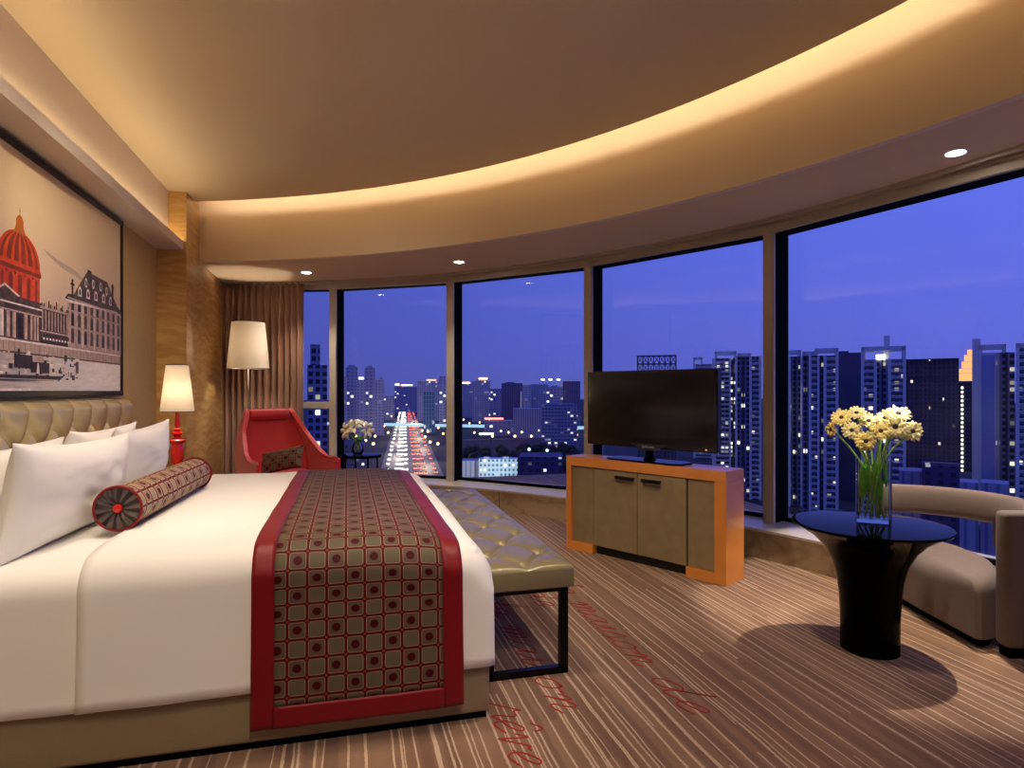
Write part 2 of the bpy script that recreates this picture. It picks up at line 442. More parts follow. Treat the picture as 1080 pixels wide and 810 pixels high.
# window ledge
bm = nbm(); sweep_arc(bm, C1, -34, 78.6, 110, [(RL, 0), (RL+.55, 0), (RL+.55, ZL-.018), (RL, ZL-.018)])
o = struct('wall_window', bm, m_marble)
for a in (-20, -6, 10, 25.5, 34.6, 44.2, 55):      # panel joints in the stone
    bm = nbm(); c = pol(C1, RL, a); box(bm, (c[0], c[1], .09), (.004, .004, .18), radians(a)); obj('panel_joint', bm, m_grey, o)
bm = nbm(); sweep_arc(bm, C1, -34, 78.6, 110, [(RL-.012, ZL-.018), (RL+.55, ZL-.018), (RL+.55, ZL), (RL-.012, ZL)])
m_ledgetop = mat('pale_ledge_top', srgb(206, 196, 176), .3)
struct('trim_5', bm, m_ledgetop)
bm = nbm(); sweep_arc(bm, C1, -34, 72.6, 110, [(RL+.10, ZS-.022), (RL+.125, ZS-.022), (RL+.125, ZS+.01), (RL+.10, ZS+.01)])
struct('trim_6', bm, m_frame)

# windows: straight panes between mullions
ANG = [77, 63.6, 50.8, 36.6, 21.6, 6.6, -8.4, -23.4]
NODE = [pol(C1, RW, a) for a in ANG]
for i in range(len(ANG)-1):
    p = Vector((*NODE[i], 0)); q = Vector((*NODE[i+1], 0)); d = (q-p).normalized(); L = (q-p).length
    nrm = Vector((-d.y, d.x, 0)); rz = atan2(d.y, d.x); mid = (p+q)/2
    if (mid+nrm-Vector((*C1, 0))).length < (mid-Vector((*C1, 0))).length: nrm = -nrm
    w = struct('window_%d' % (i+1))
    w['kind'] = 'structure'
    M = Matrix.Translation(p) @ Matrix.Rotation(rz, 4, 'Z')
    sgn = 1 if (Matrix.Rotation(rz, 3, 'Z') @ Vector((0, 1, 0))).dot(nrm) > 0 else -1
    bm = nbm()
    box(bm, (L/2, sgn*.012, 2.312), (L, .03, .078), M=M, bev=.004)
    box(bm, (L/2, sgn*.006, 2.335), (L, .045, .012), M=M)
    obj('head_rail', bm, m_frame, w)
    bm = nbm(); box(bm, (L/2, sgn*.105, 2.325), (L, .16, .095), M=M)
    box(bm, (L/2, sgn*.17, ZL+.0125), (L, .05, .025), M=M)
    obj('gasket', bm, m_dark, w)
    if i == 0:
        bm = nbm(); box(bm, (L/2, sgn*.12, .985), (L, .09, .075), M=M, bev=.005); obj('transom', bm, m_frame, w)
    bm = nbm(); box(bm, (L/2, sgn*.17, (ZL+2.29)/2+.01), (L-.08, .012, 2.29-ZL), M=M); obj('glass_pane', bm, m_glass, w)
    a = radians(ANG[i+1]); c = NODE[i+1]
    bm = nbm(); R = Matrix.Translation((c[0], c[1], 0)) @ Matrix.Rotation(a, 4, 'Z')
    box(bm, (.012, 0, (ZL+2.345)/2), (.03, .082, 2.345-ZL), M=R, bev=.004); obj('mullion', bm, m_frame, w)
    bm = nbm(); box(bm, (.115, 0, (ZL+2.345)/2), (.18, .074, 2.345-ZL), M=R); obj('mullion_core', bm, m_dark, w)

# LED tapes in both coves
bm = nbm(); sweep_arc(bm, C0, -24, 70.5, 100, [(RC-.13, ZC+.07), (RC-.11, ZC+.07), (RC-.11, ZC+.10), (RC-.13, ZC+.10)])
o = obj('led_strip', bm, m_led); tag(o, 'warm light strip tucked behind the curved ceiling edge', 'light strip')
bm = nbm(); box2(bm, (-1.42, YB+.05, 2.385), (-1.39, YC-.03, 2.405))
o = obj('led_strip', bm, m_led2); tag(o, 'pale light strip in the cove ledge over the bed', 'light strip')

# soffit downlights
def downlight(x, y, z, label, power, size=100, blend=.35, r=.042, target=None, group='recessed spotlights in the curved soffit'):
    t = thing('downlight', label, 'ceiling light', (x, y, z), group=group)
    bm = nbm(); lathe(bm, [(r, -.001), (r+.014, -.004), (r+.016, 0.0), (r+.016, .001)], n=28, cap=False); obj('trim_ring', bm, m_white, t, smooth=True)
    bm = nbm(); lathe(bm, [(0.0, -.0025), (r*.99, -.0025)], n=28, cap=False); obj('lens', bm, m_dl, t)
    tg = target or (x, y, 0)
    l = light('spot_beam', 'SPOT', (x, y, z-.012), power, (1, .86, .68), spot_size=radians(size), spot_blend=blend, shadow_soft_size=.025, target=tg)
    return t
downlight(-.40, 6.63, ZS, 'small round spotlight above the brown curtain', 38, 110, .6)
downlight(1.01, 5.72, ZS, 'small round spotlight above the second window from the curtain', 38, 110, .6)
downlight(2.97, 2.45, ZS, 'bright round spotlight in the soffit over the black table', 180, 60, .22)
# unseen spots at ceiling height, over and behind the viewer; several are added fill
def spot(x, y, target, power, size=60, blend=.4, col=(1, .84, .66)):
    light('unseen_spot', 'SPOT', (x, y, ZC-.01), power, col, spot_size=radians(size), spot_blend=blend, shadow_soft_size=.035, target=target)
spot(-.55, 2.35, (-.75, 2.9, .6), 50, 80, .6)
spot(.15, 2.45, (.15, 3.4, .6), 62, 80, .6)
spot(1.2, 1.9, (1.1, 2.75, 0), 75, 64, .5)
spot(-1.0, 1.35, (-.9, 2.3, .5), 30, 62, .5)
spot(-.1, 2.4, (1.7, 3.75, .3), 70, 44, .6)
spot(1.75, 1.85, (2.29, 2.28, .80), 95, 22, .5)
spot(-.45, 1.9, (XW, 3.7, 1.5), 110, 44, .8)  # wall wash added to brighten the picture
spot(-.5, 2.45, (XW, 4.7, 1.35), 100, 46, .8)  # second added wash, far end of picture and headboard
spot(.2, -.6, (0.2, .2, 0), 60, 130, .8)  # wide fill added behind the viewer
spot(.15, .2, (-.45, 2.1, .38), 75, 62, .55)
spot(-.15, 1.6, (-1.1, 2.9, .8), 45, 45, .7)  # warm fill added for the pillows
spot(.3, 2.0, (.1, 6.6, .9), 80, 44, .8)


# ================================================================ BED
def disp(x, y, z, y0, ztop, zb):
    """soft unevenness shared by every layer laid on the bed"""
    out = 0.0
    if y < y0+.15:
        f = min(1, max(0, (ztop-z)/.42))
        out = f*(.010*nz(x*2.1, 3.1) + .006*nz(x*6.3, z*1.3+7) + .012*f)
    up = .010*nz(x*1.7, y*1.4, 2.2) + .003*nz(x*7, y*5, 8) if z > ztop-.10 else 0
    if z > ztop-.25:
        k = min(1, (z-ztop+.25)/.2)
        up -= k*.062*min(1.2, max(0, (x-.12)/.37))**2 + k*.022*max(0, 1-abs(y-y0)/.22)**2
    return out, up
def shell(x0, x1, y0, y1, z0, z1, r, off=0.0, nx=44, ny=60, nzv=14, foot=True, hem=.026):
    """cloth dropped over a box: top, both long sides and the foot, rounded edges, open at the head and underneath"""
    bm = nbm()
    x1 += off; y0 -= off; y1 += off; z1 += off
    def P(x, y, z):
        rr = max(.022, r-max(0, z1-r-z)*.7)
        cx = min(x, x1-rr) if foot else x; cy = min(max(y, y0+rr), y1-rr); cz = min(z, z1-r)
        v = Vector((x-cx, y-cy, z-cz))
        if v.length > 1e-6:
            v = v.normalized()*min(r if z > z1-r else rr, max(abs(v.x), abs(v.y), abs(v.z)))
        p = Vector((cx, cy, cz))+v
        o, u = disp(p.x, p.y, p.z, y0, z1, z0)
        if z < z0+hem: o += .0035
        p.y -= o if p.y < y0+.2 else 0
        p.z += u
        return p
    def face(nu, nv, fn): grid(bm, nu, nv, fn)
    xs = lambda a: x0+(x1-x0)*a; ys = lambda a: y0+(y1-y0)*a
    zs = lambda a: z0+(z1-z0)*a
    face(nx, ny, lambda a, b: P(xs(a), ys(b), z1))
    face(nx, nzv, lambda a, b: P(xs(a), y0, zs(b)))
    face(nx, nzv, lambda a, b: P(xs(a), y1, zs(b)))
    if foot: face(ny, nzv, lambda a, b: P(x1, ys(a), zs(b)))
    bmesh.ops.remove_doubles(bm, verts=bm.verts, dist=.0006)
    return bm
def solid(o, t, off=-1):
    md = o.modifiers.new('thickness', 'SOLIDIFY'); md.thickness = t; md.offset = off
BX0, BX1, BY0, BY1, BZ = -1.455, .486, 2.126, 4.13, .622
bed = thing('bed', 'wide bed with taupe leather base under white linen', 'bed', (BX0, (BY0+BY1)/2, 0))
def loc(o, dx=BX0, dy=(BY0+BY1)/2): o.location = (-dx, -dy, 0); return o
bm = nbm(); box2(bm, (BX0+.03, BY0+.012, 0), (BX1-.012, BY1-.03, .06)); loc(obj('plinth', bm, m_dark, bed))
bm = nbm(); box2(bm, (BX0, BY0, .022), (BX1, BY1, .33), .014, 3); loc(obj('base', bm, m_bedleather, bed, smooth='auto'))
bm = nbm(); box2(bm, (BX0+.005, BY0+.02, .33), (BX1-.02, BY1-.02, .60), .05, 4); loc(obj('mattress', bm, m_sheet, bed, smooth='auto'))
sh = obj('bed_sheet', shell(BX0+.01, -.60, BY0, BY1, .195, BZ-.006, .06, 0.004, nx=30, foot=False), m_sheet, None, True); solid(sh, .003)
tag(sh, 'white under sheet showing beneath the pillows at the head of the bed', 'bed sheet')
dv = obj('duvet', shell(-.775, BX1+.004, BY0, BY1, .195, BZ+.012, .085, .014), m_sheet, None, True); solid(dv, .012)
tag(dv, 'smooth white duvet spread over the bed and hanging down the near side', 'duvet')

# the runner across the foot of the bed
def runner_pt(x, s, off):
    """s: metres along the cloth from the near hem"""
    r = .095; y0 = BY0-.014-off; y1 = BY1+.014+off; zt = BZ+.026+off; zb = .083
    a = zt-r-zb; q = pi/2*r; top = (y1-y0)-2*r
    if s < a: y, z = y0, zb+s
    elif s < a+q: t = (s-a)/r; y, z = y0+r-r*cos(t), zt-r+r*sin(t)
    elif s < a+q+top: y, z = y0+r+(s-a-q), zt
    elif s < a+2*q+top: t = (s-a-q-top)/r; y, z = y1-r+r*sin(t), zt-r+r*cos(t)
    else: y, z = y1, zt-r-(s-a-2*q-top)
    o, u = disp(x, y, z, BY0-.014, BZ+.026, .19)
    if y < BY0+.2: y -= o + .012*min(1, max(0, (.5-z)/.4)) + .004*nz(x*9, z*3, 4)*(z < .6)
    z += u
    return (x, y, z)
RS = 2*(BZ+.026-.095-.083)+pi*.095+(BY1-BY0+.028-.19)
rn = thing('bed_runner', 'dark brocade runner with red borders laid across the foot of the bed', 'bed runner', (.045, BY0, .65))
rx0, rx1, bw = -.292, .384, .068
bm = nbm(); grid(bm, 24, 150, lambda a, b: runner_pt(rx0+bw-.004+(rx1-rx0-2*bw+.008)*a, .06+(RS-.12)*b, .006),
                 lambda a, b: (.017+(rx1-rx0-2*bw)*a, .03+(RS-.12)*b))
o = obj('patterned_panel', bm, m_octa, rn, True); o.location = (-.045, -BY0, -.65); solid(o, .003)
bm = nbm()
grid(bm, 5, 160, lambda a, b: runner_pt(rx0+bw*a, RS*b, .009)); grid(bm, 5, 160, lambda a, b: runner_pt(rx1-bw*a, RS*b, .009))
grid(bm, 24, 6, lambda a, b: runner_pt(rx0+bw+(rx1-rx0-2*bw)*a, bw*b, .009)); grid(bm, 24, 6, lambda a, b: runner_pt(rx0+bw+(rx1-rx0-2*bw)*a, RS-bw*b, .009))
bmesh.ops.remove_doubles(bm, verts=bm.verts, dist=.0008)
o = obj('border', bm, m_redf, rn, True); o.location = (-.045, -BY0, -.65); solid(o, .004); o['label'] = 'deep red satin border'

# pillows ---------------------------------------------------------
def pillow_bm(w, h, t, seed=0, n=34, pinch=.07, uvs=1.0):
    bm = nbm()
    def P(a, b, sg):
        u = 2*a-1; v = 2*b-1
        x = u*w/2*(1-pinch*(1-u*u*.2)*(1-v*v)*.9*abs(u)); z = v*h/2*(1-pinch*1.2*(1-u*u)*abs(v))
        th = t/2*max(0.0, (1-u**2)*(1-v**2))**.52
        th *= 1+.16*nz(u*1.7+seed, v*1.9, sg)+.05*nz(u*5, v*5+seed, sg)
        ed = .004
        return (x, sg*(th+ed), z)
    uvf = lambda a, b: (a*w*uvs, b*h*uvs)
    grid(bm, n, n, lambda a, b: P(a, b, 1), uvf); grid(bm, n, n, lambda a, b: P(a, b, -1), uvf)
    be = [e for e in bm.edges if e.is_boundary]
    bmesh.ops.bridge_loops(bm, edges=be)
    return bm
def pillow(name, label, cat, c, w, h, t, yaw, lean, m, seed, group=None, roll=0.0, uvs=1.0, pinch=.07):
    o = obj(name, pillow_bm(w, h, t, seed, uvs=uvs, pinch=pinch), m, None, True)
    o.location = c; o.rotation_mode = 'XYZ'
    o.rotation_euler = (lean, roll, yaw)
    return tag(o, label, cat, group)
G = 'white pillows at the head of the bed'
# pillow local x = width, y = thickness, z = height; yaw pi/2 turns its width along the wall
pillow('pillow', 'white pillow against the headboard behind the near front pillow', 'pillow', (-1.26, 2.70, .775), .90, .36, .17, pi/2, .30, m_pillow, 5.1, G, pinch=.10)
pillow('pillow', 'white pillow against the headboard behind the far front pillow, beside the bedside lamp', 'pillow', (-1.26, 3.66, .785), .90, .38, .17, pi/2, .30, m_pillow, 8.3, G, pinch=.12)
pillow('pillow', 'large white pillow nearest the viewer, leaning behind the near end of the bolster', 'pillow', (-1.00, 2.69, .785), .98, .385, .20, pi/2-.01, .15, m_pillow, 1.7, G, pinch=.11, roll=.03)
pillow('pillow', 'white front pillow with a pointed corner below the bedside lamp shade', 'pillow', (-1.06, 3.64, .785), .92, .40, .20, pi/2+.02, .2, m_pillow, 3.9, G, pinch=.14)

# bolster ---------------------------------------------------------
bo = thing('bolster', 'round brocade bolster with red piping lying before the pillows', 'bolster', (-.80, 2.53, BZ+.022+.080), radians(-2.4))
R_ = .077; BL = .98
bm = nbm()
def bol(a, b):
    an = 2*pi*a; y = BL*b; k = 1-.03*cos(2*pi*b)*.5+.01*nz(a*3, b*6)
    return (R_*k*cos(an), y, R_*k*sin(an)*.98)
grid(bm, 40, 30, bol, lambda a, b: (2*pi*R_*a, BL*b)); bmesh.ops.remove_doubles(bm, verts=bm.verts, dist=.0004)
obj('cover', bm, m_octb, bo, True)
m_pleat = mat('dark_pleated_end', srgb(74, 58, 50), .4, sheen=.3)
m_pleat2 = mat('black_maroon_pleat', srgb(30, 6, 10), .5)
for y, s in ((0, -1), (BL, 1)):
    bm = nbm()
    N = 72; rows = []
    for rr in (.018, .034, .052, .070, .0785):
        row = []
        for k in range(N):
            an = 2*pi*k/N; dpt = s*(.012*(1-(rr/.0785)**2)+.004*cos(12*an)*(1 if rr < .075 else .3))
            if rr == .018: dpt = -s*.004
            row.append(bm.verts.new((rr*cos(an), y+dpt, rr*sin(an))))
        rows.append(row)
    for a_, b_ in zip(rows, rows[1:]):
        for i in range(N):
            f = bm.faces.new((a_[i], a_[(i+1) % N], b_[(i+1) % N], b_[i])); f.material_index = 1 if (i//3) % 2 else 0
    cc = bm.verts.new((0, y, 0))
    for i in range(N): bm.faces.new((cc, rows[0][i], rows[0][(i+1) % N]))
    e = obj('pleated_end', bm, [m_pleat, m_pleat2], bo, True)
    bm = nbm(); lathe(bm, [(0, .012), (.012, .010), (.0165, .004), (.016, -.002)], n=20, M=Matrix.Translation((0, y, 0)) @ Matrix.Rotation(pi/2 if s < 0 else -pi/2, 4, 'X'), cap=False)
    obj('button', bm, m_redlac, e, True)
    bm = nbm(); tube(bm, [(.0785*cos(2*pi*k/40), y, .0785*sin(2*pi*k/40)) for k in range(41)], .005, 8, False)
    bmesh.ops.remove_doubles(bm, verts=bm.verts, dist=.0003); obj('piping', bm, m_redf, bo, True)

# tufted leather ---------------------------------------------------
def tuft(u, v, ua, vb, u0, v0, depth, puff, crease=.006, cw=.012):
    """height at (u,v) over a diamond lattice of buttons (spacing ua along u, rows vb apart, alternate rows shifted)"""
    best = 9; j0 = round((v-v0)/vb)
    for j in (j0-1, j0, j0+1):
        sh_ = ua/2 if j % 2 else 0
        i = round((u-u0-sh_)/ua); d = sqrt((u-u0-sh_-i*ua)**2+(v-v0-j*vb)**2); best = min(best, d)
    p = (u-u0)/ua+(v-v0)/(2*vb); q = (u-u0)/ua-(v-v0)/(2*vb)
    dp = abs(p-round(p)); dq = abs(q-round(q)); L = 1/sqrt(1/ua**2+1/(4*vb**2))
    dl = min(dp, dq)*L
    return puff*(sin(pi*dp)*sin(pi*dq))**.5 - depth*exp(-(best/.028)**2) - crease*exp(-(dl/cw)**2)
hb = thing('headboard', 'long champagne leather headboard with deep diamond tufting', 'headboard', (XW, 3.12, 0))
HY0, HY1, HZ0, HZ1 = 1.35, 4.91, .28, 1.10
bm = nbm()
def hbp(a, b):
    y = HY0+(HY1-HY0)*a; z = HZ0+(HZ1-HZ0)*b
    e = min(y-HY0, HY1-y, z-HZ0, HZ1-z); ed = sqrt(max(0, 1-(1-min(1, e/.045))**2))
    h = tuft(y, z, .25, .12, 4.70, .98, .034, .03, .012, .014) if z < .985 else \
        .03*sqrt(abs(sin(pi*(y-4.70)/.25)))*1.0 - .034*exp(-(((y-4.70+.125) % .25-.125)**2+(z-.98)**2)/.028**2) - .012*exp(-(((y-4.70+.125) % .25-.125)/.012)**2)
    return (.045+.045*ed+h*min(1, e/.05), y-3.12, z)
grid(bm, 300, 80, hbp)
obj('tufted_panel', bm, m_headgold, hb, True)
bm = nbm(); box2(bm, (0, HY0-3.12, HZ0), (.047, HY1-3.12, HZ1), .004); obj('backing', bm, m_gold, hb)
for r_ in range(0, 4):
    for k in range(-1, 15):
        y = 4.70-.25*k-(.125 if r_ % 2 else 0); z = .98-.12*r_
        if y > HY1-.06 or y < HY0+.05: continue
        bm = nbm(); lathe(bm, [(0, .007), (.008, .005), (.011, 0), (.010, -.004)], (0, 0, 0), 12, M=Matrix.Translation((.062, y-3.12, z)) @ Matrix.Rotation(pi/2, 4, 'Y'), cap=False)
        obj('button', bm, m_gold, hb, True)

# bench ------------------------------------------------------------
bn = thing('bench', 'champagne leather tufted bench on black metal frame at the bed foot', 'bench', (.70, 3.395, 0))
bw2, bl2 = .39, 2.05; zt = .448
bm = nbm()
def bnp(a, b):
    x = -bw2/2+bw2*a; y = -bl2/2+bl2*b
    e = min(x+bw2/2, bw2/2-x, y+bl2/2, bl2/2-y); ed = sqrt(max(0, 1-(1-min(1, e/.02))**2))
    h = tuft(x, y, .23, .19, .115, -bl2/2+.215, .026, .014, .008, .009)
    return (x, y, zt-.020+.016*ed+h*min(1, e/.06)*1.0)
grid(bm, 60, 300, bnp)
obj('cushion_top', bm, m_gold, bn, True)
bm = nbm(); box2(bm, (-bw2/2, -bl2/2, .352), (bw2/2, bl2/2, zt-.018), .008, 3); obj('cushion_side', bm, m_gold, bn, smooth='auto')
k = 0
for j in range(0, 10):
    for x in ((.115, -.115) if j % 2 == 0 else (0.0,)):
        bm = nbm(); lathe(bm, [(0, .006), (.008, .004), (.010, 0), (.009, -.004)], (x, -bl2/2+.215+.19*j, zt-.030), 12, cap=False); obj('button', bm, m_gold, bn, True)
for y in (-bl2/2+.03, bl2/2-.03):
    bm = nbm()
    box(bm, (.155, y, .185), (.035, .03, .37), M=Matrix.Shear('XY', 4, (0, 0)), bev=.002)
    box(bm, (-.155, y, .185), (.035, .03, .37), bev=.002)
    box(bm, (0, y, .014), (.345, .03, .028), bev=.002)
    box(bm, (0, y, .345), (.345, .03, .022), bev=.002)
    obj('leg_frame', bm, m_bmet, bn)
bm = nbm(); box2(bm, (-.16, -bl2/2+.05, .334), (-.13, bl2/2-.05, .352)); box2(bm, (.13, -bl2/2+.05, .334), (.16, bl2/2-.05, .352)); obj('seat_rail', bm, m_bmet, bn)

# ================================================================ NIGHTSTAND AND LAMPS
ns = thing('nightstand', 'dark bedside cabinet in the gap between bed and wood pier', 'nightstand', (-1.23, 4.68, 0))
bm = nbm(); box2(bm, (-.2, -.3, .06), (.2, .3, .55), .006); obj('body', bm, m_orange, ns)
bm = nbm(); box2(bm, (-.18, -.28, 0), (.17, .28, .06)); obj('plinth', bm, m_grey, ns)
for z in (.18, .42):
    bm = nbm(); box2(bm, (.2, -.28, z-.10), (.215, .28, z+.10), .003); d = obj('drawer', bm, m_door, ns)
    bm = nbm(); box2(bm, (.215, -.05, z-.008), (.235, .05, z+.008), .003); obj('handle', bm, m_bronze, d)

def lamp(name, label, x, y, z0, base_prof, zb, zt_, rb, rt, power, stem=None):
    t = thing(name, label, 'lamp', (x, y, z0))
    if base_prof:
        bm = nbm(); lathe(bm, base_prof, n=36); obj('lamp_base', bm, m_redlac, t, 'auto')
    if stem:
        bm = nbm(); lathe(bm, [(.15, 0), (.15, .012), (.14, .018), (.02, .022)], n=40); obj('lamp_base', bm, m_bmet, t, 'auto')
        bm = nbm(); lathe(bm, [(.009, .02), (.009, zb-z0+.1)], n=14); obj('pole', bm, m_chrome, t, True)
    bm = nbm()
    rows = []
    for r, z in ((rb, zb-z0), (rt, zt_-z0), (rt-.003, zt_-z0), (rb-.003, zb-z0)):
        rows.append([bm.verts.new((r*cos(2*pi*i/48), r*sin(2*pi*i/48), z)) for i in range(48)])
    for a_, b_ in ((0, 1), (1, 2), (2, 3), (3, 0)): quad_strip(bm, rows[a_], rows[b_], True)
    s = obj('lamp_shade', bm, m_shade, t, 'auto'); s['label'] = 'glowing white tapered shade'
    for r, z in ((rb, zb-z0), (rt, zt_-z0)):
        bm = nbm(); tube(bm, [(r*cos(2*pi*i/40), r*sin(2*pi*i/40), z) for i in range(41)], .002, 6, False)
        obj('shade_trim', bm, m_bronze, s)
    bm = nbm(); zc = zb-z0+(zt_-zb)*.42
    bmesh.ops.create_uvsphere(bm, u_segments=16, v_segments=10, radius=.028, matrix=Matrix.Translation((0, 0, zc))); obj('bulb', bm, m_bulb, t, True)
    bm = nbm(); lathe(bm, [(.012, zc-.09), (.014, zc-.02)], n=12); obj('socket', bm, m_bronze, t)
    l = light('lamp_light', 'POINT', (x, y, z0+zc), power, (1, .90, .74), shadow_soft_size=.03)
    return t
P1 = [(.055, 0), (.06, .01), (.05, .02), (.022, .035), (.018, .06), (.024, .09), (.034, .12), (.040, .15), (.042, .19), (.038, .215), (.034, .235),
      (.050, .245), (.056, .258), (.046, .268), (.024, .278), (.020, .288), (.034, .300), (.036, .312), (.018, .322), (.024, .335), (.014, .345), (.017, .37), (.009, .46), (.007, .50)]
lamp('table_lamp', 'red turned table lamp with small white shade beside the headboard', -1.125, 4.70, .55, P1, 1.007, 1.325, .106, .070, 34)
lamp('floor_lamp', 'floor lamp with large white shade before the brown curtain', -.98, 6.85, 0, None, 1.375, 1.85, .205, .16, 66, stem=True)

# ================================================================ CURTAIN
bm = nbm()
def cur(a, b):
    an = 66.2+(75.1-66.2)*a; z = .215+(ZS-.225)*b
    am = .036*(1-.35*b**6); ph = 2*pi*13*a + .9*sin(7*a)
    r = RL+.105 + am*sin(ph) + .010*nz(a*14, b*1.5) + .004*sin(5*ph)*b**8
    an += .08*sin(ph*.5+1)*(1-b)*1.0
    if b > .965: r += .004*sin(ph*3)
    p = pol(C1, r, an); return (max(p[0], XC+.004), p[1], z)
grid(bm, 420, 40, cur)
o = obj('curtain', bm, m_curtain, None, True); solid(o, .003); tag(o, 'brown pleated curtain hanging between wood pier and first window', 'curtain')

# ================================================================ WALL PICTURE
XP = -1.52
fr = thing('picture', 'large framed monochrome print of a domed palace with red dome', 'picture', (XW, 3.3, 1.73))
PY0, PY1, PZ0, PZ1 = 1.72, 4.90, 1.115, 2.335
bm = nbm()
fw_ = .034
for a_, b_ in (((PY0, PZ0), (PY1, PZ0+fw_)), ((PY0, PZ1-fw_), (PY1, PZ1)), ((PY0, PZ0+fw_), (PY0+fw_, PZ1-fw_)), ((PY1-fw_*.8, PZ0+fw_), (PY1, PZ1-fw_))):
    box2(bm, (0.001, a_[0]-3.3, a_[1]-1.73), (.046, b_[0]-3.3, b_[1]-1.73), .002)
obj('frame', bm, mat('black_picture_frame', srgb(12, 10, 10), .4, spec=.3), fr)
# the print: flat layers of ink (one mesh)
def print_sky():
    m = mat('print_sky', srgb(226, 198, 168), .5); b = NB(m); x, y, z = b.coord()
    n = b.noise(b.comb(y, b.math('MULTIPLY', z, 2.0)), 1.6, 4)
    c = b.mix(b.rng(b.math('ADD', z, b.math('MULTIPLY', n, .5)), 0.0, .75, 0, 1), srgb(214, 186, 166), srgb(236, 208, 160))
    b.put(b.p.inputs['Base Color'], c); return m
def ink(name, c1, c2, sc, sz=1.0):
    m = mat(name, c1, .5); b = NB(m); x, y, z = b.coord()
    n = b.noise(b.comb(b.math('MULTIPLY', y, sz), z), sc, 5, .7)
    b.put(b.p.inputs['Base Color'], b.mix(b.rng(n, .38, .62, 0, 1), c1, c2)); return m
def ink_water():
    m = mat('print_river', srgb(150, 130, 122), .5); b = NB(m); x, y, z = b.coord()
    n = b.noise(b.comb(b.math('MULTIPLY', y, 6.0), b.math('MULTIPLY', z, 30.0)), 1.4, 5, .7)
    k = b.rng(y, -.4, 1.15, 0, 1)
    d = b.mix(k, srgb(96, 76, 72), srgb(238, 228, 222)); l = b.mix(k, srgb(176, 150, 144), srgb(252, 250, 246))
    b.put(b.p.inputs['Base Color'], b.mix(b.rng(n, .35, .65, 0, 1), d, l)); return m
PM = [print_sky(), ink('print_dome', srgb(226, 84, 34), srgb(206, 58, 26), 14), ink('print_dome_dark', srgb(150, 60, 34), srgb(120, 44, 28), 20),
      ink('print_stone_dark', srgb(58, 42, 40), srgb(104, 82, 76), 26), ink('print_stone_light', srgb(206, 178, 164), srgb(166, 138, 126), 30),
      ink('print_black', srgb(26, 18, 18), srgb(54, 40, 38), 30), ink_water(), ink('print_smoke', srgb(170, 150, 138), srgb(206, 182, 162), 8, .5),
      ink('print_quay', srgb(200, 172, 156), srgb(176, 148, 134), 16), ink('print_white', srgb(246, 236, 228), srgb(214, 196, 186), 24),
      ink('print_lantern', srgb(206, 112, 40), srgb(180, 90, 34), 14)]
SKY, DOME, DDK, STD, STL, BLK, WAT, SMO, QUA, WHT, LAN = range(11)
bm = nbm(); rnd = random.Random(4)
LV = [0]
def ply(pts, mi, lvl):
    x = .034+.0004*lvl
    vs = [bm.verts.new((x, y-3.3, z-1.73)) for y, z in pts]
    f = bm.faces.new(vs); f.material_index = mi
def rec(y0, z0, y1, z1, mi, lvl): ply([(y0, z0), (y1, z0), (y1, z1), (y0, z1)], mi, lvl)
def disc(y, z, ry, rz_, mi, lvl, n=14, a0=0, a1=360): ply([(y+ry*cos(radians(a0+(a1-a0)*k/n)), z+rz_*sin(radians(a0+(a1-a0)*k/n))) for k in range(n + (0 if a1-a0 >= 360 else 1))], mi, lvl)
A_, B_ = PY0+.03, PY1-.025
rec(A_, PZ0+.03, B_, PZ1-.03, SKY, 0)
# thin cloud streak
ply([(3.74, 1.89), (3.9, 1.865), (4.15, 1.845), (4.30, 1.80), (4.12, 1.815), (3.95, 1.83), (3.8, 1.862)], SMO, 1)
# water and quay
rec(A_, PZ0+.03, B_, 1.345, WAT, 1)
rec(A_, 1.335, B_, 1.385, QUA, 2); rec(A_, 1.385, B_, 1.397, WHT, 3); rec(A_, 1.328, B_, 1.337, STD, 3)
for k in range(60):
    y = A_+.05*k
    if y < B_-.01: rec(y, 1.34, y+.003, 1.384, STD, 3)
# drum and dome
dc = 3.50
def dome_profile(t): return t
rec(dc-.20, 1.55, dc+.20, 1.735, DOME, 2); rec(dc-.215, 1.725, dc+.215, 1.745, DDK, 4); rec(dc-.21, 1.745, dc+.21, 1.758, DOME, 4)
ply([(dc+.205*cos(t), 1.755+.165*sin(t)**.9) for t in [pi*k/24 for k in range(25)]], DOME, 3)
for q in (-.82, -.5, -.17, .17, .5, .82):       # dark panels between the ribs
    pts = []
    for k in range(9):
        t = .06+1.25*k/8; pts.append((dc+.205*(q-.105*(1 if abs(q) < .6 else .6))*cos(t), 1.758+.155*sin(t)))
    for k in range(8, -1, -1):
        t = .06+1.25*k/8; pts.append((dc+.205*(q+.105*(1 if abs(q) < .6 else .6))*cos(t), 1.758+.155*sin(t)))
    ply(pts, DDK, 5)
ply([(dc-.062, 1.90), (dc+.062, 1.90), (dc+.045, 1.925), (dc+.034, 1.95), (dc+.036, 1.972), (dc+.02, 1.99), (dc, 1.998), (dc-.02, 1.99), (dc-.036, 1.972), (dc-.034, 1.95), (dc-.045, 1.925)], LAN, 4)
rec(dc-.003, 1.99, dc+.003, 2.03, LAN, 4); rec(dc-.010, 2.014, dc+.010, 2.018, LAN, 4)
for y in (-.16, -.085, 0, .085, .16):
    w_ = .018 if abs(y) < .1 else .011
    rec(dc+y-w_, 1.60, dc+y+w_, 1.69, DDK, 5); disc(dc+y, 1.69, w_, .02, DDK, 5, 10, 0, 180)
for y in (-.125, -.045, .045, .125): disc(dc+y, 1.712, .010, .009, DDK, 5, 8)
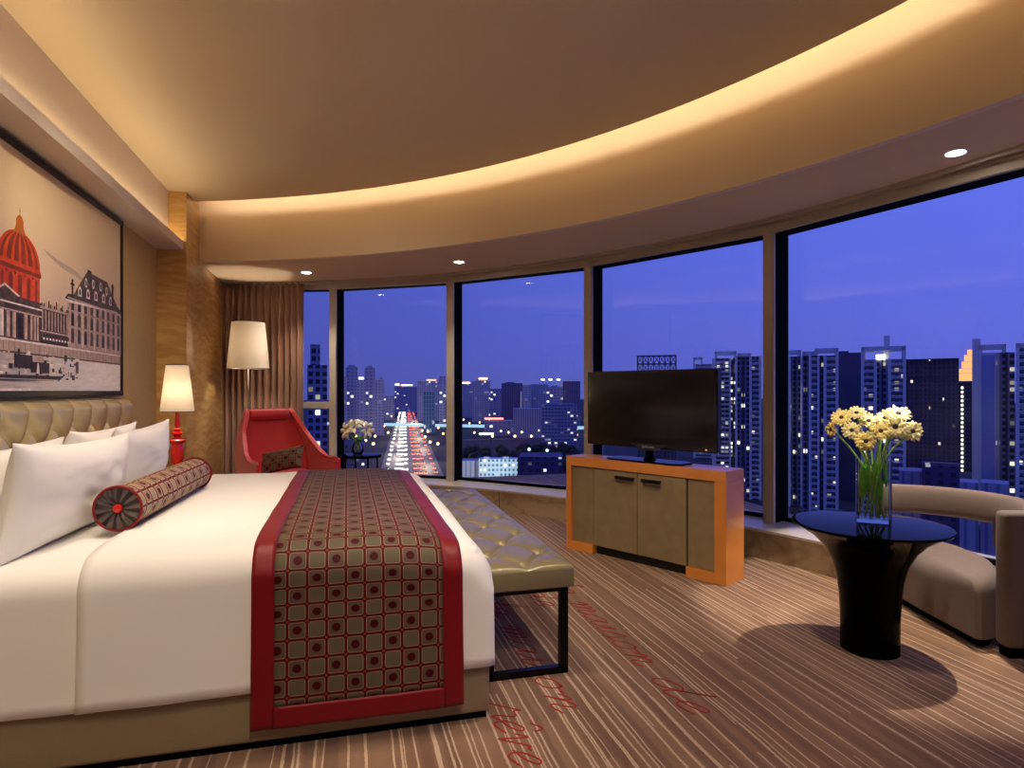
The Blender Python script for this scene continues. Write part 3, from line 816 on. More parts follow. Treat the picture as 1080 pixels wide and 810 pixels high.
# central block with columns below the dome
rec(3.05, 1.395, 3.71, 1.60, STD, 6); ply([(3.05, 1.585), (3.3, 1.60), (3.36, 1.645), (3.52, 1.60), (3.72, 1.57), (3.72, 1.525), (3.05, 1.525)], STD, 7)
rec(3.05, 1.56, 3.72, 1.568, WHT, 8); rec(3.05, 1.525, 3.72, 1.533, STL, 8)
ply([(3.26, 1.60), (3.36, 1.648), (3.50, 1.605), (3.48, 1.60), (3.36, 1.638), (3.28, 1.60)], WHT, 8)
for k, y in enumerate((3.08, 3.15, 3.22, 3.29, 3.335, 3.39, 3.445, 3.50, 3.555)):
    if k in (7,): rec(y-.024, 1.402, y+.024, 1.52, BLK, 8)
    else: rec(y-.015, 1.402, y+.015, 1.524, (STL, WHT, STL)[k % 3], 8); rec(y+.017, 1.402, y+.022, 1.52, BLK, 8)
for y in (3.61, 3.645, 3.675): rec(y-.010, 1.402, y+.010, 1.524, STL, 8)
# side wing with figures on its parapet
rec(3.70, 1.395, 4.03, 1.585, STD, 6); rec(3.70, 1.575, 4.03, 1.590, STL, 7); rec(3.70, 1.455, 4.03, 1.463, STL, 8)
for k in range(9):
    y = 3.72+.036*k; rec(y, 1.468, y+.012, 1.57, STL, 8); disc(y+.024, 1.44, .010, .012, BLK, 8, 8); disc(y+.022, 1.422, .012, .006, WHT, 8, 8)
rec(3.70, 1.398, 4.03, 1.41, BLK, 9)
for k in range(14):
    y = 3.72+.024*k+rnd.uniform(-.005, .005); h = rnd.uniform(.015, .045)
    ply([(y-.010, 1.588), (y+.010, 1.588), (y+.006, 1.588+h), (y-.005, 1.588+h*.9)], (BLK, STD, STL)[k % 3], 8)
# corner pavilion with steep dormered roof
rec(4.02, 1.395, B_, 1.685, STL, 6)
ply([(3.99, 1.672), (4.03, 1.70), (4.82, 1.722), (B_, 1.70), (B_, 1.655), (4.78, 1.678), (4.03, 1.655)], STD, 9)
ply([(3.99, 1.665), (4.78, 1.688), (B_, 1.665), (B_, 1.655), (4.78, 1.676), (4.03, 1.650)], WHT, 10)
ply([(4.10, 1.70), (4.20, 1.79), (4.29, 1.865), (4.34, 1.872), (4.62, 1.862), (4.70, 1.80), (4.82, 1.715)], STD, 8)
for y, z in ((4.19, 1.725), (4.31, 1.728), (4.43, 1.733), (4.56, 1.737), (4.68, 1.735)):
    ply([(y-.026, z-.02), (y+.026, z-.02), (y+.022, z+.028), (y, z+.042), (y-.022, z+.028)], WHT, 9); disc(y, z+.006, .013, .020, BLK, 10, 10)
for y, z in ((4.28, 1.80), (4.39, 1.81), (4.51, 1.812), (4.61, 1.80)): disc(y, z, .020, .030, WHT, 9, 10); disc(y, z, .011, .018, BLK, 10, 8)
rec(4.075, 1.69, 4.10, 1.79, BLK, 9); rec(4.06, 1.755, 4.115, 1.766, BLK, 9); rec(4.70, 1.72, 4.735, 1.835, BLK, 9); disc(4.718, 1.845, .024, .02, BLK, 9, 10); rec(4.30, 1.862, 4.36, 1.885, BLK, 9)
for r_, (za, zb) in enumerate(((1.60, 1.655), (1.52, 1.585), (1.425, 1.495))):
    for k in range(9):
        y = 4.07+.092*k
        if y > B_-.05: break
        rec(y, za, y+.040, zb, (STD, BLK, STD)[(k+r_) % 3], 8); disc(y+.020, zb, .020, .014, STD, 8, 8, 0, 180)
        rec(y+.058, za-.02, y+.072, zb+.02, WHT if k % 2 else STL, 9)
    rec(4.02, zb+.018, B_, zb+.026, QUA, 10)
# boats and figures on the water, far bank clutter
for k in range(120):
    y = rnd.uniform(2.6, 4.15); z = rnd.uniform(1.20, 1.325); w_ = rnd.uniform(.008, .04); h = rnd.uniform(.006, .03)
    rec(y, z, y+w_, z+h, rnd.choice((BLK, STD, BLK, WHT, QUA)), 4+k % 5)
ply([(3.0, 1.19), (3.92, 1.205), (3.98, 1.23), (3.0, 1.222)], BLK, 10); rec(3.60, 1.24, 3.80, 1.295, BLK, 10); ply([(3.66, 1.238), (3.69, 1.238), (3.685, 1.29), (3.67, 1.29)], WHT, 11)
rec(3.44, 1.26, 3.62, 1.325, BLK, 10); rec(3.64, 1.275, 3.74, 1.325, QUA, 9); rec(3.0, 1.205, 3.9, 1.208, WHT, 11)
rec(4.13, 1.25, 4.17, 1.335, STD, 9); rec(4.12, 1.318, 4.18, 1.335, WHT, 10)
for k in range(26):
    y = rnd.uniform(3.85, 4.8); z = rnd.uniform(1.22, 1.32); ply([(y, z), (y+.03, z+.02), (y+.05, z+.03), (y+.02, z+.012)], rnd.choice((STD, WHT, STL)), 5)
rec(3.0, PZ0+.03, 3.6, PZ0+.045, WHT, 9)
for f in bm.faces: pass
o = obj('print', bm, PM, fr)

# ================================================================ MEDIA CABINET AND TELEVISION
CRZ = atan2(-.876, .483)
cab = thing('cabinet', 'orange maple cabinet with bronze leather doors under the television', 'cabinet', (1.547, 4.277, 0), CRZ)
# local: x along the front (0..1.243), y = away from the room, z up
L, D, Hh = 1.243, .225, .675
bm = nbm()
box2(bm, (0, 0, .61), (L, D, Hh), .002); box2(bm, (0, 0, 0), (.047, D, .61), .002); box2(bm, (L-.075, 0, 0), (L, D, .61), .002)
box2(bm, (.047, 0, 0), (.246, D, .066), .002); box2(bm, (.977, 0, 0), (L-.075, D, .066), .002)
obj('frame', bm, m_orange, cab)
bm = nbm(); box2(bm, (.047, .03, .066), (L-.075, D-.004, .61)); box2(bm, (.246, .05, 0), (.977, D-.01, .066)); obj('carcass', bm, m_grey, cab)
for a_, b_ in ((.053, .241), (.984, L-.08)):
    bm = nbm(); box2(bm, (a_, .016, .070), (b_, .03, .604), .002); obj('side_panel', bm, m_door, cab)
for a_, b_, hx in ((.249, .612, (.452, .603)), (.618, .974, (.664, .807))):
    bm = nbm(); box2(bm, (a_, .008, .066), (b_, .03, .603), .003); d = obj('door', bm, m_door, cab)
    bm = nbm(); box2(bm, (hx[0], -.026, .553), (hx[1], -.016, .577), .004); box2(bm, (hx[0]+.01, -.018, .558), (hx[0]+.024, .01, .572)); box2(bm, (hx[1]-.024, -.018, .558), (hx[1]-.01, .01, .572))
    obj('handle', bm, m_bronze, d)
m_screen = mat('tv_screen', srgb(5, 5, 7), .12, spec=.35)
m_tvb = mat('tv_bezel', srgb(8, 8, 10), .12, spec=.5)
m_logo = mat('logo_silver', srgb(196, 196, 200), .35)
tv = thing('television', 'black flat-screen television standing on the orange cabinet', 'television', (1.547+.876*.12, 4.277+.483*.12, Hh), CRZ)
bm = nbm(); box2(bm, (.117, -.02, .088), (1.135, .035, .612), .008, 3)
box2(bm, (.3, .03, .16), (.95, .06, .52), .01)
obj('housing', bm, m_tvb, tv)
bm = nbm(); box2(bm, (.145, -.0215, .130), (1.107, -.0195, .588)); obj('screen', bm, m_screen, tv)
bm = nbm(); prism(bm, [(.50, .118), (.78, .118), (.72, .086), (.685, .076), (.60, .076), (.56, .086)], -.0225, .0)
bmesh.ops.transform(bm, matrix=Matrix(((1, 0, 0, 0), (0, 0, 1, 0), (0, 1, 0, 0), (0, 0, 0, 1))), verts=bm.verts)
obj('chin', bm, mat('tv_chin', srgb(30, 30, 34), .3), tv)
bm = nbm(); prism(bm, [(.33+.0, -.07), (.38, -.10), (.86, -.10), (.92, -.07), (.92, .06), (.86, .09), (.38, .09), (.33, .06)], 0.001, .012); obj('stand_base', bm, m_black, tv)
bm = nbm(); lathe(bm, [(.045, .012), (.03, .03), (.028, .10)], (.63, .01, 0), 20); obj('stand_neck', bm, m_black, tv, True)
bm = nbm(); lathe(bm, [(0, 0), (.004, 0), (.004, .002)], (0, 0, 0), 10, M=Matrix.Translation((1.06, -.021, .108)) @ Matrix.Rotation(pi/2, 4, 'X')); obj('standby_light', bm, mat('standby_red', srgb(255, 60, 40), emit=(1, .1, .05, 1), estr=3), tv)
def text_obj(name, s, size, mat_, parent, M, ext=.0006):
    c = bpy.data.curves.new(name, 'FONT'); c.body = s; c.size = size; c.extrude = ext; c.align_x = 'CENTER'; c.align_y = 'CENTER'; c.space_character = 1.1
    tmp = bpy.data.objects.new(name, c); COL.objects.link(tmp); dg = bpy.context.evaluated_depsgraph_get(); dg.update()
    me = bpy.data.meshes.new_from_object(tmp.evaluated_get(dg)); bpy.data.objects.remove(tmp)
    me.materials.clear(); me.materials.append(mat_); me.transform(M)
    o = bpy.data.objects.new(name, me); COL.objects.link(o); o.parent = parent; return o
text_obj('lettering', 'SAMSUNG', .019, m_logo, tv, Matrix.Translation((.64, -.0240, .098)) @ Matrix.Rotation(pi/2, 4, 'X'))

# ================================================================ RED ARMCHAIR
ac = thing('armchair', 'red high-backed lounge chair with headrest roll by the curtain', 'armchair', (-.545, 5.86, 0), radians(-128)+pi/2-radians(0))
# local: -y is the back, +y the seat front; the seat faces +y
ac.rotation_euler = (0, 0, radians(-130)) if False else (0, 0, radians(-156))
def interp(tab, z):
    for (z0, v0), (z1, v1) in zip(tab, tab[1:]):
        if z <= z1: return lerp(v0, v1, max(0, (z-z0)/(z1-z0)))
    return tab[-1][1]
WID = [(.26, .27), (.42, .33), (.60, .325), (.8, .27), (1.0, .19)]
FWD = [(.26, .50), (.42, .62), (.555, .66), (.575, .60), (.60, .40), (.64, .30), (.8, .13), (.98, .05), (1.0, .04)]
BAK = [(.26, -.24), (.42, -.28), (.6, -.335), (.8, -.41), (1.0, -.48)]
bm = nbm()
def sh_(a, b):
    z = .26+.715*b
    w_ = interp(WID, z); f = interp(FWD, z); y0 = interp(BAK, z); t = 2*a-1; s = 1 if t > 0 else -1; t = abs(t)
    if t < .42: x = w_*t/.42*.92; y = y0+.02*(t/.42)**2
    elif t < .55: k = (t-.42)/.13; an = k*pi/2; x = w_*(.92+.08*sin(an)); y = y0+.02+.05*(1-cos(an))
    else: k = (t-.55)/.45; x = w_*(1+.03*k); y = y0+.07+f*k
    zz = z - (0.03*(t-.55)/.45 if t > .55 and z > .56 else 0)
    return (s*x, y, zz)
grid(bm, 60, 44, sh_)
o = obj('shell', bm, m_redchair, ac, True); solid(o, .036, 0)
md = o.modifiers.new('soft', 'BEVEL'); md.width = .012; md.segments = 3; md.limit_method = 'ANGLE'; md.angle_limit = radians(60)
bm = nbm(); box2(bm, (-.285, -.27, .27), (.285, .42, .42), .045, 4); obj('seat_cushion', bm, m_redchair, ac, smooth='auto')
bm = nbm(); box(bm, (0, 0, 0), (.375, .085, .10), bev=.035, seg=4, M=Matrix.Translation((0, -.405, .925)) @ Matrix.Rotation(radians(18), 4, 'X')); obj('headrest', bm, m_redchair, ac, smooth='auto')
bm = nbm(); box(bm, (0, 0, 0), (.37, .05, .46), bev=.022, seg=3, M=Matrix.Translation((0, -.36, .64)) @ Matrix.Rotation(radians(20), 4, 'X')); obj('back_pad', bm, m_redchair, ac, smooth='auto')
bm = nbm(); lathe(bm, [(.03, .04), (.025, .24)], n=16); 
for k in range(4): box(bm, (.14*cos(k*pi/2+pi/4), .14*sin(k*pi/2+pi/4), .03), (.30, .035, .02), k*pi/2+pi/4, .004); lathe(bm, [(.015, 0), (.015, .025)], (.28*cos(k*pi/2+pi/4), .28*sin(k*pi/2+pi/4), 0), 10)
box2(bm, (-.2, -.2, .235), (.2, .2, .262), .004)
obj('swivel_base', bm, m_chrome, ac, smooth='auto')
# small brocade cushion in the chair
cu = obj('cushion', pillow_bm(.40, .22, .11, 2.2, 26, .08), m_octa, None, True)
cu.location = (-.55, 5.74, .545); cu.rotation_euler = (radians(-35), radians(-12), radians(-22))
tag(cu, 'small brocade lumbar cushion resting in the red armchair', 'cushion')

# side table and lilies
st = thing('side_table', 'small round black side table by the window beside the red chair', 'side table', (.135, 6.17, 0))
bm = nbm(); lathe(bm, [(.175, .505), (.19, .508), (.192, .52), (.19, .533), (.18, .535)], n=48); obj('table_top', bm, m_black, st, 'auto')
for k in range(4):
    a = k*pi/2+.35; bm = nbm(); tube(bm, [(.16*cos(a), .16*sin(a), .506), (.165*cos(a), .165*sin(a), .25), (.17*cos(a), .17*sin(a), 0)], .010, 8); obj('leg', bm, m_bmet, st, True)
bm = nbm(); tube(bm, [(.165*cos(2*pi*k/40), .165*sin(2*pi*k/40), .2) for k in range(41)], .006, 6, False); obj('stretcher_ring', bm, m_bmet, st, True)
vz = thing('vase', 'small round glass vase holding lilies on the black side table', 'vase', (.10, 6.15, .535))
bm = nbm(); lathe(bm, [(.0, .003), (.040, .003), (.055, .03), (.060, .06), (.045, .095), (.033, .115), (.038, .14), (.036, .14), (.030, .115), (.042, .095), (.055, .06), (.050, .03), (.036, .012), (0, .012)], n=32, cap=False); obj('glass', bm, m_vase, vz, True)
rnd = random.Random(11)
def lily(i, base, head, ddir, label):
    t = thing('lily', label, 'flower', base, group='lilies in the small vase')
    h = Vector(head)-Vector(base); ddir = Vector(ddir).normalized()
    bm = nbm(); tube(bm, [(0, 0, 0), (h.x*.2, h.y*.2, h.z*.5), tuple(h-ddir*.03)], .0035, 6); obj('stem', bm, m_green, t, True)
    Q = ddir.to_track_quat('Z', 'Y').to_matrix().to_4x4()
    bm = nbm()
    for k in range(6):
        a = 2*pi*k/6; R = Matrix.Translation(h) @ Q @ Matrix.Rotation(a, 4, 'Z'); n = 6; rows = []
        for j in range(n+1):
            s = j/n; wv = .020*sin(pi*min(1, s*.93+.07))**.8; rr = .012+.085*s; z = -.03+.055*s-.05*s**3
            rows.append([bm.verts.new(R @ Vector((rr, e*wv, z+.006*abs(e)))) for e in (-1, 0, 1)])
        for p, q in zip(rows, rows[1:]): quad_strip(bm, p, q)
    o = obj('petals', bm, m_lily, t, True); solid(o, .001)
    bm = nbm()
    for k in range(5):
        a = 2*pi*k/5+.3; tube(bm, [tuple(Matrix.Translation(h) @ Q @ Vector((r*cos(a), r*sin(a), z))) for r, z in ((.002, -.02), (.014, .03))], .0012, 5)
    obj('stamens', bm, m_yellow2, t)
LB = (.10, 6.15, .56)
for i, (dx, dy, z, d, lb) in enumerate([(-.115, -.02, .765, (-.75, -.6, .1), 'cream lily drooping furthest toward the red chair'), (.10, -.03, .765, (.6, -.7, -.15), 'open cream lily drooping on the side away from the red chair'),
        (-.05, -.04, .815, (-.35, -.7, .6), 'cream lily opening upward between its neighbours, over the vase mouth'), (.045, .01, .845, (.25, -.25, 1), 'tallest cream lily pointing straight up from the small vase'),
        (-.075, .03, .835, (-.6, .2, .9), 'cream lily behind the drooping one, turned upward to the mullion')]):
    lily(i, LB, (LB[0]+dx, LB[1]+dy, z), d, lb)
bm = nbm()
for k in range(7):
    a = rnd.uniform(0, 2*pi); r = rnd.uniform(.04, .09); z = rnd.uniform(.13, .2)
    p0 = Vector((.0, .0, .1)); p1 = Vector((r*cos(a), r*sin(a), z)); s = (p1-p0).cross(Vector((0, 0, 1))).normalized()*.014; m_ = (p0+p1)/2+Vector((0, 0, .015))
    vs = [bm.verts.new(v) for v in (p0, m_-s, p1, m_+s)]; bm.faces.new(vs)
o = obj('leaves', bm, m_leaf, vz); solid(o, .001)

# ================================================================ ROUND BLACK TABLE
TX, TY, TZ = 2.25, 2.26, .56
ct = thing('coffee_table', 'glossy black trumpet-shaped round table beside the tub chair', 'coffee table', (TX, TY, 0))
pr = [(.118, 0), (.118, .08), (.119, .16), (.123, .24), (.133, .32), (.152, .39), (.185, .45), (.235, .502), (.285, .532), (.312, .548)]
bm = nbm(); lathe(bm, pr, n=72, cap=True); obj('pedestal', bm, m_black, ct, 'auto')
bm = nbm(); lathe(bm, [(.0, .546), (.312, .546), (.317, .552), (.315, .558), (.30, .560), (0, .560)], n=72, cap=False); obj('table_top', bm, m_black, ct, 'auto')

# tall glass vase with daisies
VX, VY = 2.29, 2.28
YV = -YAW-radians(24)
va = thing('vase', 'tall rectangular glass vase holding yellow daisies on the black table', 'vase', (VX, VY, TZ), YV)
bm = nbm(); hw, hd, hh = .068, .042, .285
def ring(bm, w, d, z, r=.012, n=3):
    vs = []
    for sx_, sy_, a0 in ((1, 1, 0), (-1, 1, 90), (-1, -1, 180), (1, -1, 270)):
        for k in range(n+1):
            a = radians(a0+90*k/n); vs.append(bm.verts.new((sx_*(w-r)+r*cos(a), sy_*(d-r)+r*sin(a), z)))
    return vs
R0 = ring(bm, hw, hd, 0.001); R1 = ring(bm, hw, hd, hh); R2 = ring(bm, hw-.005, hd-.005, hh, .009); R3 = ring(bm, hw-.005, hd-.005, .016, .009)
quad_strip(bm, R0, R1, True); quad_strip(bm, R1, R2, True); quad_strip(bm, R2, R3, True); bm.faces.new(list(reversed(R0))); bm.faces.new(R3)
obj('glass', bm, m_vase, va, 'auto')
bm = nbm(); rnd = random.Random(5)
for k in range(20):        # broad leaves tucked in the vase
    x = -.052+.104*((k*7) % 20)/19; y = rnd.uniform(-.028, .028); z0 = rnd.uniform(.10, .20); ln = rnd.uniform(.07, .11); tw = rnd.uniform(-.5, .5); wd = rnd.uniform(.018, .028)
    rows = []
    for j in range(6):
        s = j/5; w_ = wd*sin(pi*(.08+.88*s))
        c = Vector((max(-.05, min(.05, x+tw*.05*s)), y*(1-.2*s)+.006*sin(3*s), z0+ln*s)); c2 = Vector((cos(tw*2), sin(tw*2)*.35, .2))*w_
        c2.x = max(-.055-c.x, min(.055-c.x, c2.x)) if c2.x < 0 else min(.055-c.x, c2.x)
        rows.append([bm.verts.new(c-c2*.9 if abs((c-c2*.9).x) < .058 else Vector((-.058, c.y, c.z))), bm.verts.new(c+Vector((0, .004, 0))), bm.verts.new(c+c2*.9)])
    for p, q in zip(rows, rows[1:]): quad_strip(bm, p, q)
o = obj('leaves', bm, m_leaf, va, True); solid(o, .0008)

rt3 = Vector((cos(YAW), -sin(YAW), 0)); fw3 = Vector((sin(YAW), cos(YAW), 0))
def daisy(foot, head, face, size, label, m=None, npet=17, centre=True):
    t = thing('daisy', label, 'flower', foot, group='yellow daisies in the tall vase')
    h = Vector(head)-Vector(foot); fd = Vector(face).normalized()
    mouth = Vector((max(-.04, min(.04, h.x*.45)), max(-.03, min(.03, h.y*.45)), TZ+hh-foot[2]-.01))
    bm = nbm(); pts = []
    ctrl = [Vector((0, 0, 0)), mouth, h*.85+Vector((0, 0, .015)), h-fd*.008]
    for j in range(15):
        s = j/14; a, b, c, d = ctrl; pts.append(a*(1-s)**3+b*3*s*(1-s)**2+c*3*s*s*(1-s)+d*s**3)
    tube(bm, pts, .0042, 7); obj('stem', bm, m_green, t, True)
    Q = Matrix.Translation(h) @ fd.to_track_quat('Z', 'Y').to_matrix().to_4x4()
    bm = nbm(); r_ = random.Random(len(label)+int(1e4*head[0]) % 97)
    for layer, (n, ln, zz) in enumerate(((npet, size, 0), (npet-3, size*.74, .004))):
        for k in range(n):
            a = 2*pi*(k+.5*layer)/n+r_.uniform(-.06, .06); l2 = ln*r_.uniform(.9, 1.06); cup = r_.uniform(-.10, .22); R = Q @ Matrix.Rotation(a, 4, 'Z'); rows = []
            for j in range(5):
                s = j/4; w_ = size*.175*(sin(pi*(.18+.72*s)))**.7; rr = size*.16+(l2-size*.16)*s
                rows.append([bm.verts.new(R @ Vector((rr, e*w_, zz+cup*rr*s+.0015*abs(e)))) for e in (-1, 0, 1)])
            for p, q in zip(rows, rows[1:]): quad_strip(bm, p, q)
    o = obj('petals', bm, m or m_yellow, t, True); solid(o, .0006)
    bm = nbm(); lathe(bm, [(.001, .0075), (size*.13, .0075), (size*.225, .005), (size*.235, -.003)], n=18, M=Q, cap=False); obj('flower_centre', bm, m_daisyc, t, True)
V0 = Vector((VX, VY, TZ))
def fpos(u, z, dep=0.0):
    """u = metres to the right as seen across the vase, dep = metres away"""
    a = YAW+radians(24); return Vector((VX, VY, 0))+Vector((cos(a), -sin(a), 0))*u+Vector((sin(a), cos(a), 0))*dep+Vector((0, 0, z))
fr_ = -Vector((sin(YAW+radians(24)), cos(YAW+radians(24)), 0)); rr_ = Vector((cos(YAW+radians(24)), -sin(YAW+radians(24)), 0))
DS = []
DS0 = [(-.040, .900, -.055, (.0, .1), .040, 'yellow daisy hanging lowest at the front of the tall bouquet', m_yellow2),
      (.020, .945, -.045, (.05, .35), .040, 'orange-tinted yellow daisy at the middle of the bouquet', m_yellow2),
      (.078, .965, -.03, (.1, .25), .050, 'largest pale daisy, full face, above the vase on the sofa side', m_yellow),
      (.150, .945, .0, (.35, .2), .042, 'pale daisy reaching out furthest toward the tub chair', m_yellow),
      (.100, 1.020, .03, (.1, 1.2), .046, 'pale daisy at the top, tipped up over the largest one', m_yellow),
      (-.095, .945, -.035, (-.15, .25), .038, 'pale daisy over the vase edge on the television side', m_yellow),
      (-.135, 1.000, .0, (-.3, .7), .040, 'daisy high on the television side with ragged outline', m_yellow2),
      (-.070, 1.020, .02, (-.1, 1.2), .040, 'small top daisy turned up beside the gap of the bouquet', m_yellow),
      (.045, 1.000, .01, (-.2, .9), .040, 'daisy behind the orange-tinted one, facing half upward', m_yellow),
      (-.205, .945, .02, (-1.4, .0), .034, 'lone small daisy sticking out sideways toward the television', m_yellow2),
      (-.020, .985, .03, (0, .8), .038, 'daisy at the back, half hidden in the centre of the bouquet', m_yellow)]
rnd = random.Random(3)
for q in DS0: DS.append((q[0]*(.97 if q[0] > -.2 else .83)+.004, q[1]+.026, q[2], q[3], q[4]*1.12, q[5], q[6]))
for u, z, dp, (fx, fz), sz, lb, mm in DS:
    foot = fpos(-u*.25+rnd.uniform(-.02, .02), TZ+.02, rnd.uniform(-.022, .022))
    daisy(tuple(foot), tuple(fpos(u, z, dp)), tuple(fr_+rr_*fx+Vector((0, 0, fz))), sz, lb, mm)

# ================================================================ TUB CHAIR (SOFA)
SC = (2.83, 2.49); CH = radians(163.2)   # direction in which the chair opens
sf = thing('tub_sofa', 'low mauve-brown curved tub sofa in front of the big window', 'sofa', (SC[0], SC[1], 0), CH-pi)
# local: opens towards -x; the back curves round +x
RB = .43
bm = nbm()
def seat_outline(k, grow=0.0):
    pts = []
    for i in range(0, 25):
        a = radians(-90+180*i/24); pts.append(((.222+grow)*cos(a), (RB-.045+grow)*sin(a)))
    pts.append((-.02-grow, RB-.06+grow)); pts.append((-.03-grow, 0)); pts.append((-.02-grow, -RB+.06-grow))
    return pts
base = []
O = seat_outline(0); O2 = []
for i in range(len(O)):
    p = O[i]; q = O[(i+1) % len(O)]; nn_ = max(1, int(sqrt((p[0]-q[0])**2+(p[1]-q[1])**2)/.03))
    for k in range(nn_): O2.append((lerp(p[0], q[0], k/nn_), lerp(p[1], q[1], k/nn_)))
rows = []; cx_ = .09
for inset, zz in ((0, 0), (0, .06), (0, .12), (0, .17), (.003, .20), (.010, .222), (.022, .238), (.040, .247), (.062, .25), (.10, .25), (.15, .25), (.2, .25)):
    row = []
    for x_, y_ in O2:
        r_ = sqrt((x_-cx_)**2+y_**2); k = max(.02, (r_-inset)/r_)
        X = cx_+(x_-cx_)*k; Y = y_*k; tz = .045+zz*(1+ (.30*max(0, X+.02)/.25 if zz > .1 else 0))
        row.append(bm.verts.new((X, Y, tz)))
    rows.append(row)
for a_, b_ in zip(rows, rows[1:]): quad_strip(bm, a_, b_, True)
bm.faces.new(rows[-1]); bm.faces.new(list(reversed(rows[0])))
obj('seat', bm, m_sofa, sf, smooth='auto')
bm = nbm(); prism(bm, seat_outline(0, -.03), 0, .05); obj('plinth', bm, m_dark, sf)
bm = nbm()       # back band: rounded section swept round the half circle, full height at the near end
def band(a, b):
    an = -84+174*a
    th = 2*pi*b; zc, hz = .535, .078
    cx = .036; c_, s_ = cos(th), sin(th)
    rr = RB+cx*abs(c_)**.5*(1 if c_ > 0 else -1) + .012*(s_ > 0)*s_; z = zc+hz*abs(s_)**.55*(1 if s_ > 0 else -1)
    return (rr*cos(radians(an)), rr*sin(radians(an)), z)
V = grid(bm, 60, 24, band)
bm.faces.new([V[j][0] for j in range(24)]); bm.faces.new([V[j][-1] for j in range(24)][::-1])
bmesh.ops.remove_doubles(bm, verts=bm.verts, dist=.0005)
obj('backrest', bm, m_sofa, sf, smooth='auto')
bm = nbm()
R = Matrix.Rotation(radians(0), 4, 'Z')
box(bm, (.165, -RB-.012, .335), (.25, .085, .585), bev=.022, seg=3)
obj('arm', bm, m_sofa, sf, smooth='auto')
bm = nbm(); box(bm, (.165, -RB-.012, .025), (.22, .06, .05)); obj('arm_plinth', bm, m_dark, sf)

# ================================================================ WOVEN WORDS IN THE CARPET
GL = {
 'a': (1.1, [[(.75, .8), (.5, 1), (.15, .75), (.05, .3), (.25, 0), (.55, .25), (.75, .95), (.7, .3), (.85, 0), (1.1, .3)]]),
 'm': (1.3, [[(0, .5), (.2, 1), (.27, .7), (.2, 0), (.35, .7), (.55, 1), (.62, .7), (.55, 0), (.7, .7), (.9, 1), (.97, .7), (.9, .15), (1.05, 0), (1.3, .3)]]),
 'i': (.5, [[(0, .3), (.2, 1), (.18, .2), (.3, 0), (.5, .3)], [(.26, 1.42), (.29, 1.50)]]),
 's': (.75, [[(0, .3), (.3, 1.1), (.4, .8), (.5, .4), (.4, 0), (.1, .08), (.4, 0), (.75, .3)]]),
 'o': (.9, [[(.5, 1), (.15, .8), (.05, .3), (.3, 0), (.6, .3), (.55, .85), (.4, 1), (.6, .8), (.9, .85)]]),
 'n': (1.0, [[(0, .6), (.2, 1), (.28, .7), (.2, 0), (.35, .7), (.55, 1), (.65, .7), (.58, .15), (.75, 0), (1, .3)]]),
 'd': (1.2, [[(.75, .8), (.5, 1), (.15, .75), (.05, .3), (.25, 0), (.55, .25), (.80, 1.2), (.88, 2.0), (.72, .5), (.85, 0), (1.2, .3)]]),
 'e': (.8, [[(0, .25), (.4, .5), (.62, .85), (.45, 1.02), (.18, .7), (.12, .3), (.35, 0), (.8, .3)]]),
 'r': (1.0, [[(0, .0), (.3, .95), (.40, 1.25), (.47, .98), (.80, .92), (.78, .3), (.88, .05), (1.0, .25)]]),
 'v': (.85, [[(0, .6), (.15, 1), (.3, .05), (.36, .02), (.6, .9), (.7, .82), (.85, .9)]]),
 'l': (.5, [[(0, .3), (.32, 1.5), (.3, 2.0), (.16, 1.7), (.14, .3), (.3, 0), (.5, .3)]]),
 'ê': (.8, [[(0, .25), (.4, .5), (.62, .85), (.45, 1.02), (.18, .7), (.12, .3), (.35, 0), (.8, .3)], [(.15, 1.35), (.42, 1.7), (.62, 1.35)]]),
 ' ': (.7, []) }
m_thread = mat('red_carpet_thread', srgb(150, 20, 18), .9)
floor_o = bpy.data.objects['floor']
def cat(pts, n=6):
    P = [Vector((*p, 0)) for p in pts]; P = [P[0]*2-P[1]]+P+[P[-1]*2-P[-2]]; out = []
    for i in range(1, len(P)-2):
        for k in range(n):
            t = k/n; a, b, c, d = P[i-1:i+3]
            out.append(.5*((2*b)+(c-a)*t+(2*a-5*b+4*c-d)*t*t+(3*b-a-3*c+d)*t**3))
    return out+[P[-2]]
def words(s, x, y, sc, stretch=1.0):
    """script written on the floor, reading towards -y, letter tops towards +x"""
    cx = 0
    wd = s.split(' '); pos = 0
    for w in wd:
        bm = nbm(); n_ = 0
        for ch in w:
            adv, st_ = GL[ch]
            for k in st_:
                pts = cat(k) if len(k) > 2 else [Vector((*q, 0)) for q in k]
                W3 = [Vector((x+p.y*sc, y-(cx+p.x+p.y*.28)*sc*stretch, .0012)) for p in pts]
                hw_ = .0032
                L_ = []; R_2 = []
                for i, p in enumerate(W3):
                    d = (W3[min(i+1, len(W3)-1)]-W3[max(0, i-1)]); d = d.normalized() if d.length > 0 else Vector((1, 0, 0)); nn = Vector((-d.y, d.x, 0))*hw_
                    L_.append((p+nn)); R_2.append((p-nn))
                a = [bm.verts.new(p) for p in L_]; b = [bm.verts.new(p) for p in R_2]
                a2 = [bm.verts.new(p-Vector((0, 0, .0014))) for p in L_]; b2 = [bm.verts.new(p-Vector((0, 0, .0014))) for p in R_2]
                quad_strip(bm, a, b); quad_strip(bm, a, a2); quad_strip(bm, b, b2)
            cx += adv
        cx += GL[' '][0]
        if bm.verts: obj('lettering', bm, m_thread, floor_o)
words('la maison de', 1.168, 3.53, .086, 1.72)
words('la maison', .72, 3.31, .088, 1.75)
words('rêve', .49, 2.235, .09, 1.30)
words('de', .985, 3.42, .088, 1.5)

